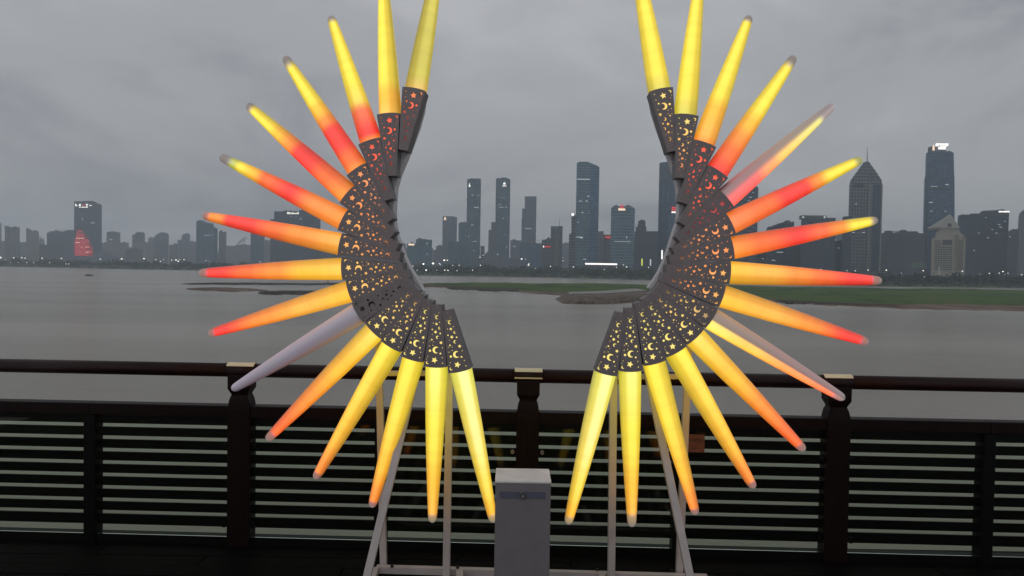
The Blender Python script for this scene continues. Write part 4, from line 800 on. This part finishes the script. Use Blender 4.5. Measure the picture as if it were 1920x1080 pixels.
def make_wing(side, modules, cols, dcols, spine_px):
    pts = [W(x, y, .20) for x, y in spine_px]
    # spine: a curved sheet-metal box section
    b = MB(); n = len(pts); v = []
    for i, p in enumerate(pts):
        d = (pts[min(i+1, n-1)]-pts[max(i-1, 0)]).normalized(); q = d.cross(wn).normalized()
        hw = .021-.006*i/(n-1)
        v += [p-q*hw+wn*.055, p+q*hw+wn*.055, p+q*hw-wn*.045, p-q*hw-wn*.045]
    f = [(i*4+j, i*4+(j+1) % 4, (i+1)*4+(j+1) % 4, (i+1)*4+j) for i in range(n-1) for j in range(4)]+[(3,2,1,0), tuple(range(4*n-4, 4*n))]
    wing = b.add(v, f).build('wing', M_SPINE, sculpt, SO); tag(wing, ('left' if side < 0 else 'right')+' half of the sculpture')
    for i, (bp, tp) in enumerate(modules):
        st_ = .0032*(14-i)
        B_ = W(*bp, st_); T_ = W(*tp, st_); ax = (T_-B_); Ln = ax.length; ax.normalize(); yv = -wn; xv = yv.cross(ax).normalized()
        R = Matrix((xv, yv, ax)).transposed().to_4x4()
        core = (random.uniform(-.35, .35), -1); half = None; off = False; br = .95
        if side < 0 and i == 9: off = True; core = (.1,-1)
        if side > 0 and i == 4: half = (-SGN, -.45, .30); core = (-.55*SGN, -1); br = .9
        if side > 0 and i == 9: half = (-SGN, .0, .25); core = (-.6*SGN, -.8)
        if side < 0 and i == 0: br = .8; core = (.45,-1)
        m = spike_mat('spike_glow', cols[i], core, half, off, br if not off else .35)
        o = bpy.data.objects.new('light_spike', spike_mesh(m)); C.objects.link(o); o.parent = wing
        Mx = Matrix.Translation(B_-SO+wn*(-.060)) @ R @ Matrix.Diagonal((1,1,Ln/REF,1)); o.matrix_local = Mx
        if side < 0: o['label'] = LDES[i]
        elif i == 4: o['label'] = 'spike lit only along its lower edge, grey above'
        elif i == 9: o['label'] = 'spike with grey upper face and orange lower edge'
        ax2 = -ax; xv2 = yv.cross(ax2).normalized(); R2 = Matrix((xv2, yv, ax2)).transposed().to_4x4()
        M2 = Matrix.Translation(B_-SO+ax2*.002+wn*.004) @ R2
        p_ = bpy.data.objects.new('star_panel', me_sheet); C.objects.link(p_); p_.parent = wing; p_.matrix_local = M2
        p_ = bpy.data.objects.new('panel_tray', me_tray); C.objects.link(p_); p_.parent = wing; p_.matrix_local = M2
        dc = dcols[i]; dm = diff_mat('panel_glow', dc[0], dc[1], dc[2], 1.0) if dc else M_OFF
        b = MB().prism([(-WO+.004,.012,.003),(WO-.004,.012,.003),(WI-.004,.012,PLEN-.005),(-WI+.004,.012,PLEN-.005)], (0,.003,0))
        d_ = b.build('diffuser', dm, wing); d_.matrix_local = M2
    return wing
M_OFF = mat('unlit_diffuser', (.05,.05,.055), .6)
SGN = -1
make_wing(-1, LW, LC, LD, [(792,176),(789,205),(781,235),(770,265),(758,296),(746,325),(739,350),(736,385),(736,415),(741,440),(749,462),(757,484),(767,505),(777,521),(787,538),(793,548)])
make_wing(1, RW, RC, RD, [(1223,178),(1228,208),(1238,240),(1249,270),(1260,300),(1269,328),(1274,352),(1276,385),(1274,415),(1265,440),(1257,466),(1248,490),(1238,512),(1227,529),(1217,542)])
# frame of square tubes
fr0 = [P(705,1066,4.40), P(1325,1079,4.37)]
g0 = Vector((fr0[0].x, 4.42, .022)); g1 = Vector((fr0[1].x, 4.36, .022))
frame = MB().bar(g0, g1, .04, .04, (0,0,1)).build('frame', M_STEEL, sculpt, SO); frame['label'] = 'white square steel tube frame'
def tube(a, b_, w_=.040): bevel(MB().bar(a, b_, w_, w_, (0,1,0)).build('frame_tube', M_STEEL, frame, SO), .004)
def ft(a, b_, w_=.043): tube(a, b_, w_)
def onfloor(px, y): q = G(px, 1066, .045); return q
def low(px, Y): q = P(px, 1075, Y); return Vector((q.x, Y, .0))
tube(P(710,640,4.47), Vector((P(719.5,1064,4.47).x, 4.47, .0)))             # outer upright, left
tube(P(844,650,4.37), Vector((P(837,1075,4.33).x, 4.33, 0)), .042)          # inner upright, left
a = P(795,640,4.40); c = P(688,1082,4.02); ft(a, a+(c-a)*((a.z)/(a.z-c.z)))
tube(P(1151,655,4.33), Vector((P(1146,1079,4.30).x, 4.30, 0)), .042)        # inner upright, right
tube(P(1291,650,4.42), Vector((P(1273,1079,4.42).x, 4.42, 0)))
a = P(1205,650,4.36); c = P(1293,1080,4.0); ft(a, a+(c-a)*((a.z)/(a.z-c.z)))
for x, Yb in ((705,4.42),(1325,4.36),(862,4.40),(1128,4.38)):               # feet running towards the viewer
    q = P(x, 1068, Yb); e_ = -1.0 if x in (705, 1325) else -.5
    MB().bar((q.x, Yb-.021, .023), (q.x+(.04 if x < 960 else -.04)*1, Yb+e_, .023), .04, .04, (0,0,1)).build('foot_tube', M_STEEL, frame, SO)
for x in (735, 858, 1120, 1260):
    q = P(x, 1062, 4.40); MB().tube([(q.x,4.40,.042),(q.x,4.40,.056)], .009, 8).build('bolt', mat('bolt_dark', (.05,.05,.05), .4, metal=.8), frame, SO)
for (x, y, x2, y2) in ((745,640,770,560),(1230,640,1240,560)):
    tube(W(x, y, .27), W(x2, y2, .24), .03)
tube(P(706,700,4.455), P(858,700,4.42), .03); tube(P(1135,706,4.36), P(1292,706,4.40), .03)
tube(W(700,560,.27), W(830,650,.28), .035); tube(W(1310,560,.27), W(1165,650,.28), .035)
# ------------------------------------------------------------------ control box
YB = 3.70; a = P(929, 905, YB); c = P(1033, 905, YB); zt = (a.z+c.z)/2; d_ = YB+.235
cb = empty('control_box', ((a.x+c.x)/2, YB, 0)); CO = cb.location
M_BOX = mat('shade_grey_coat', (0.195,0.18,0.19), 0.5, spec=.3, noise=.08, nscale=10, bump=.05, bscale=60)  # white cabinet; its shade is put into this grey base colour
bevel(MB().box((a.x, YB, 0.002), (c.x, d_, zt-.004)).build('cabinet', M_BOX, cb, CO), .004)
bevel(MB().box((a.x-.002, YB-.003, zt-.0035), (c.x+.002, d_+.002, zt+.008)).build('lid', mat('white_lid', (0.74,0.70,0.70), 0.42, noise=.15, nscale=9), cb, CO), .003)
l0 = P(937, 934, YB-.003); l1 = P(1023, 923, YB-.003)
MB().box((l0.x, YB-.003, l0.z), (l1.x, YB-.0005, l1.z)).build('slot_recess_strip', mat('grey_blue_strip', (.10,.105,.15), .4), cb, CO)  # slot recess drawn as a raised strip, its shade in the colour
q = P(980, 929.5, YB-.01)
MB().tube([(q.x, YB-.0035, q.z), (q.x, YB-.014, q.z)], .0185, 24).build('button_ring', mat('button_steel', (.30,.30,.31), .35, metal=.8), cb, CO)
bk = MB().tube([(q.x, YB-.0142, q.z), (q.x, YB-.017, q.z)], .014, 24).build('button_gap', mat('button_black', (.01,.01,.01), .4), cb, CO)
MB().tube([(q.x, YB-.0172, q.z), (q.x, YB-.022, q.z)], .009, 20).build('push_button', mat('button_cap', (.30,.30,.33), .3, metal=.5), cb, CO)
tag(cb, 'white metal control box with a round push button standing between the wings', 'control box')
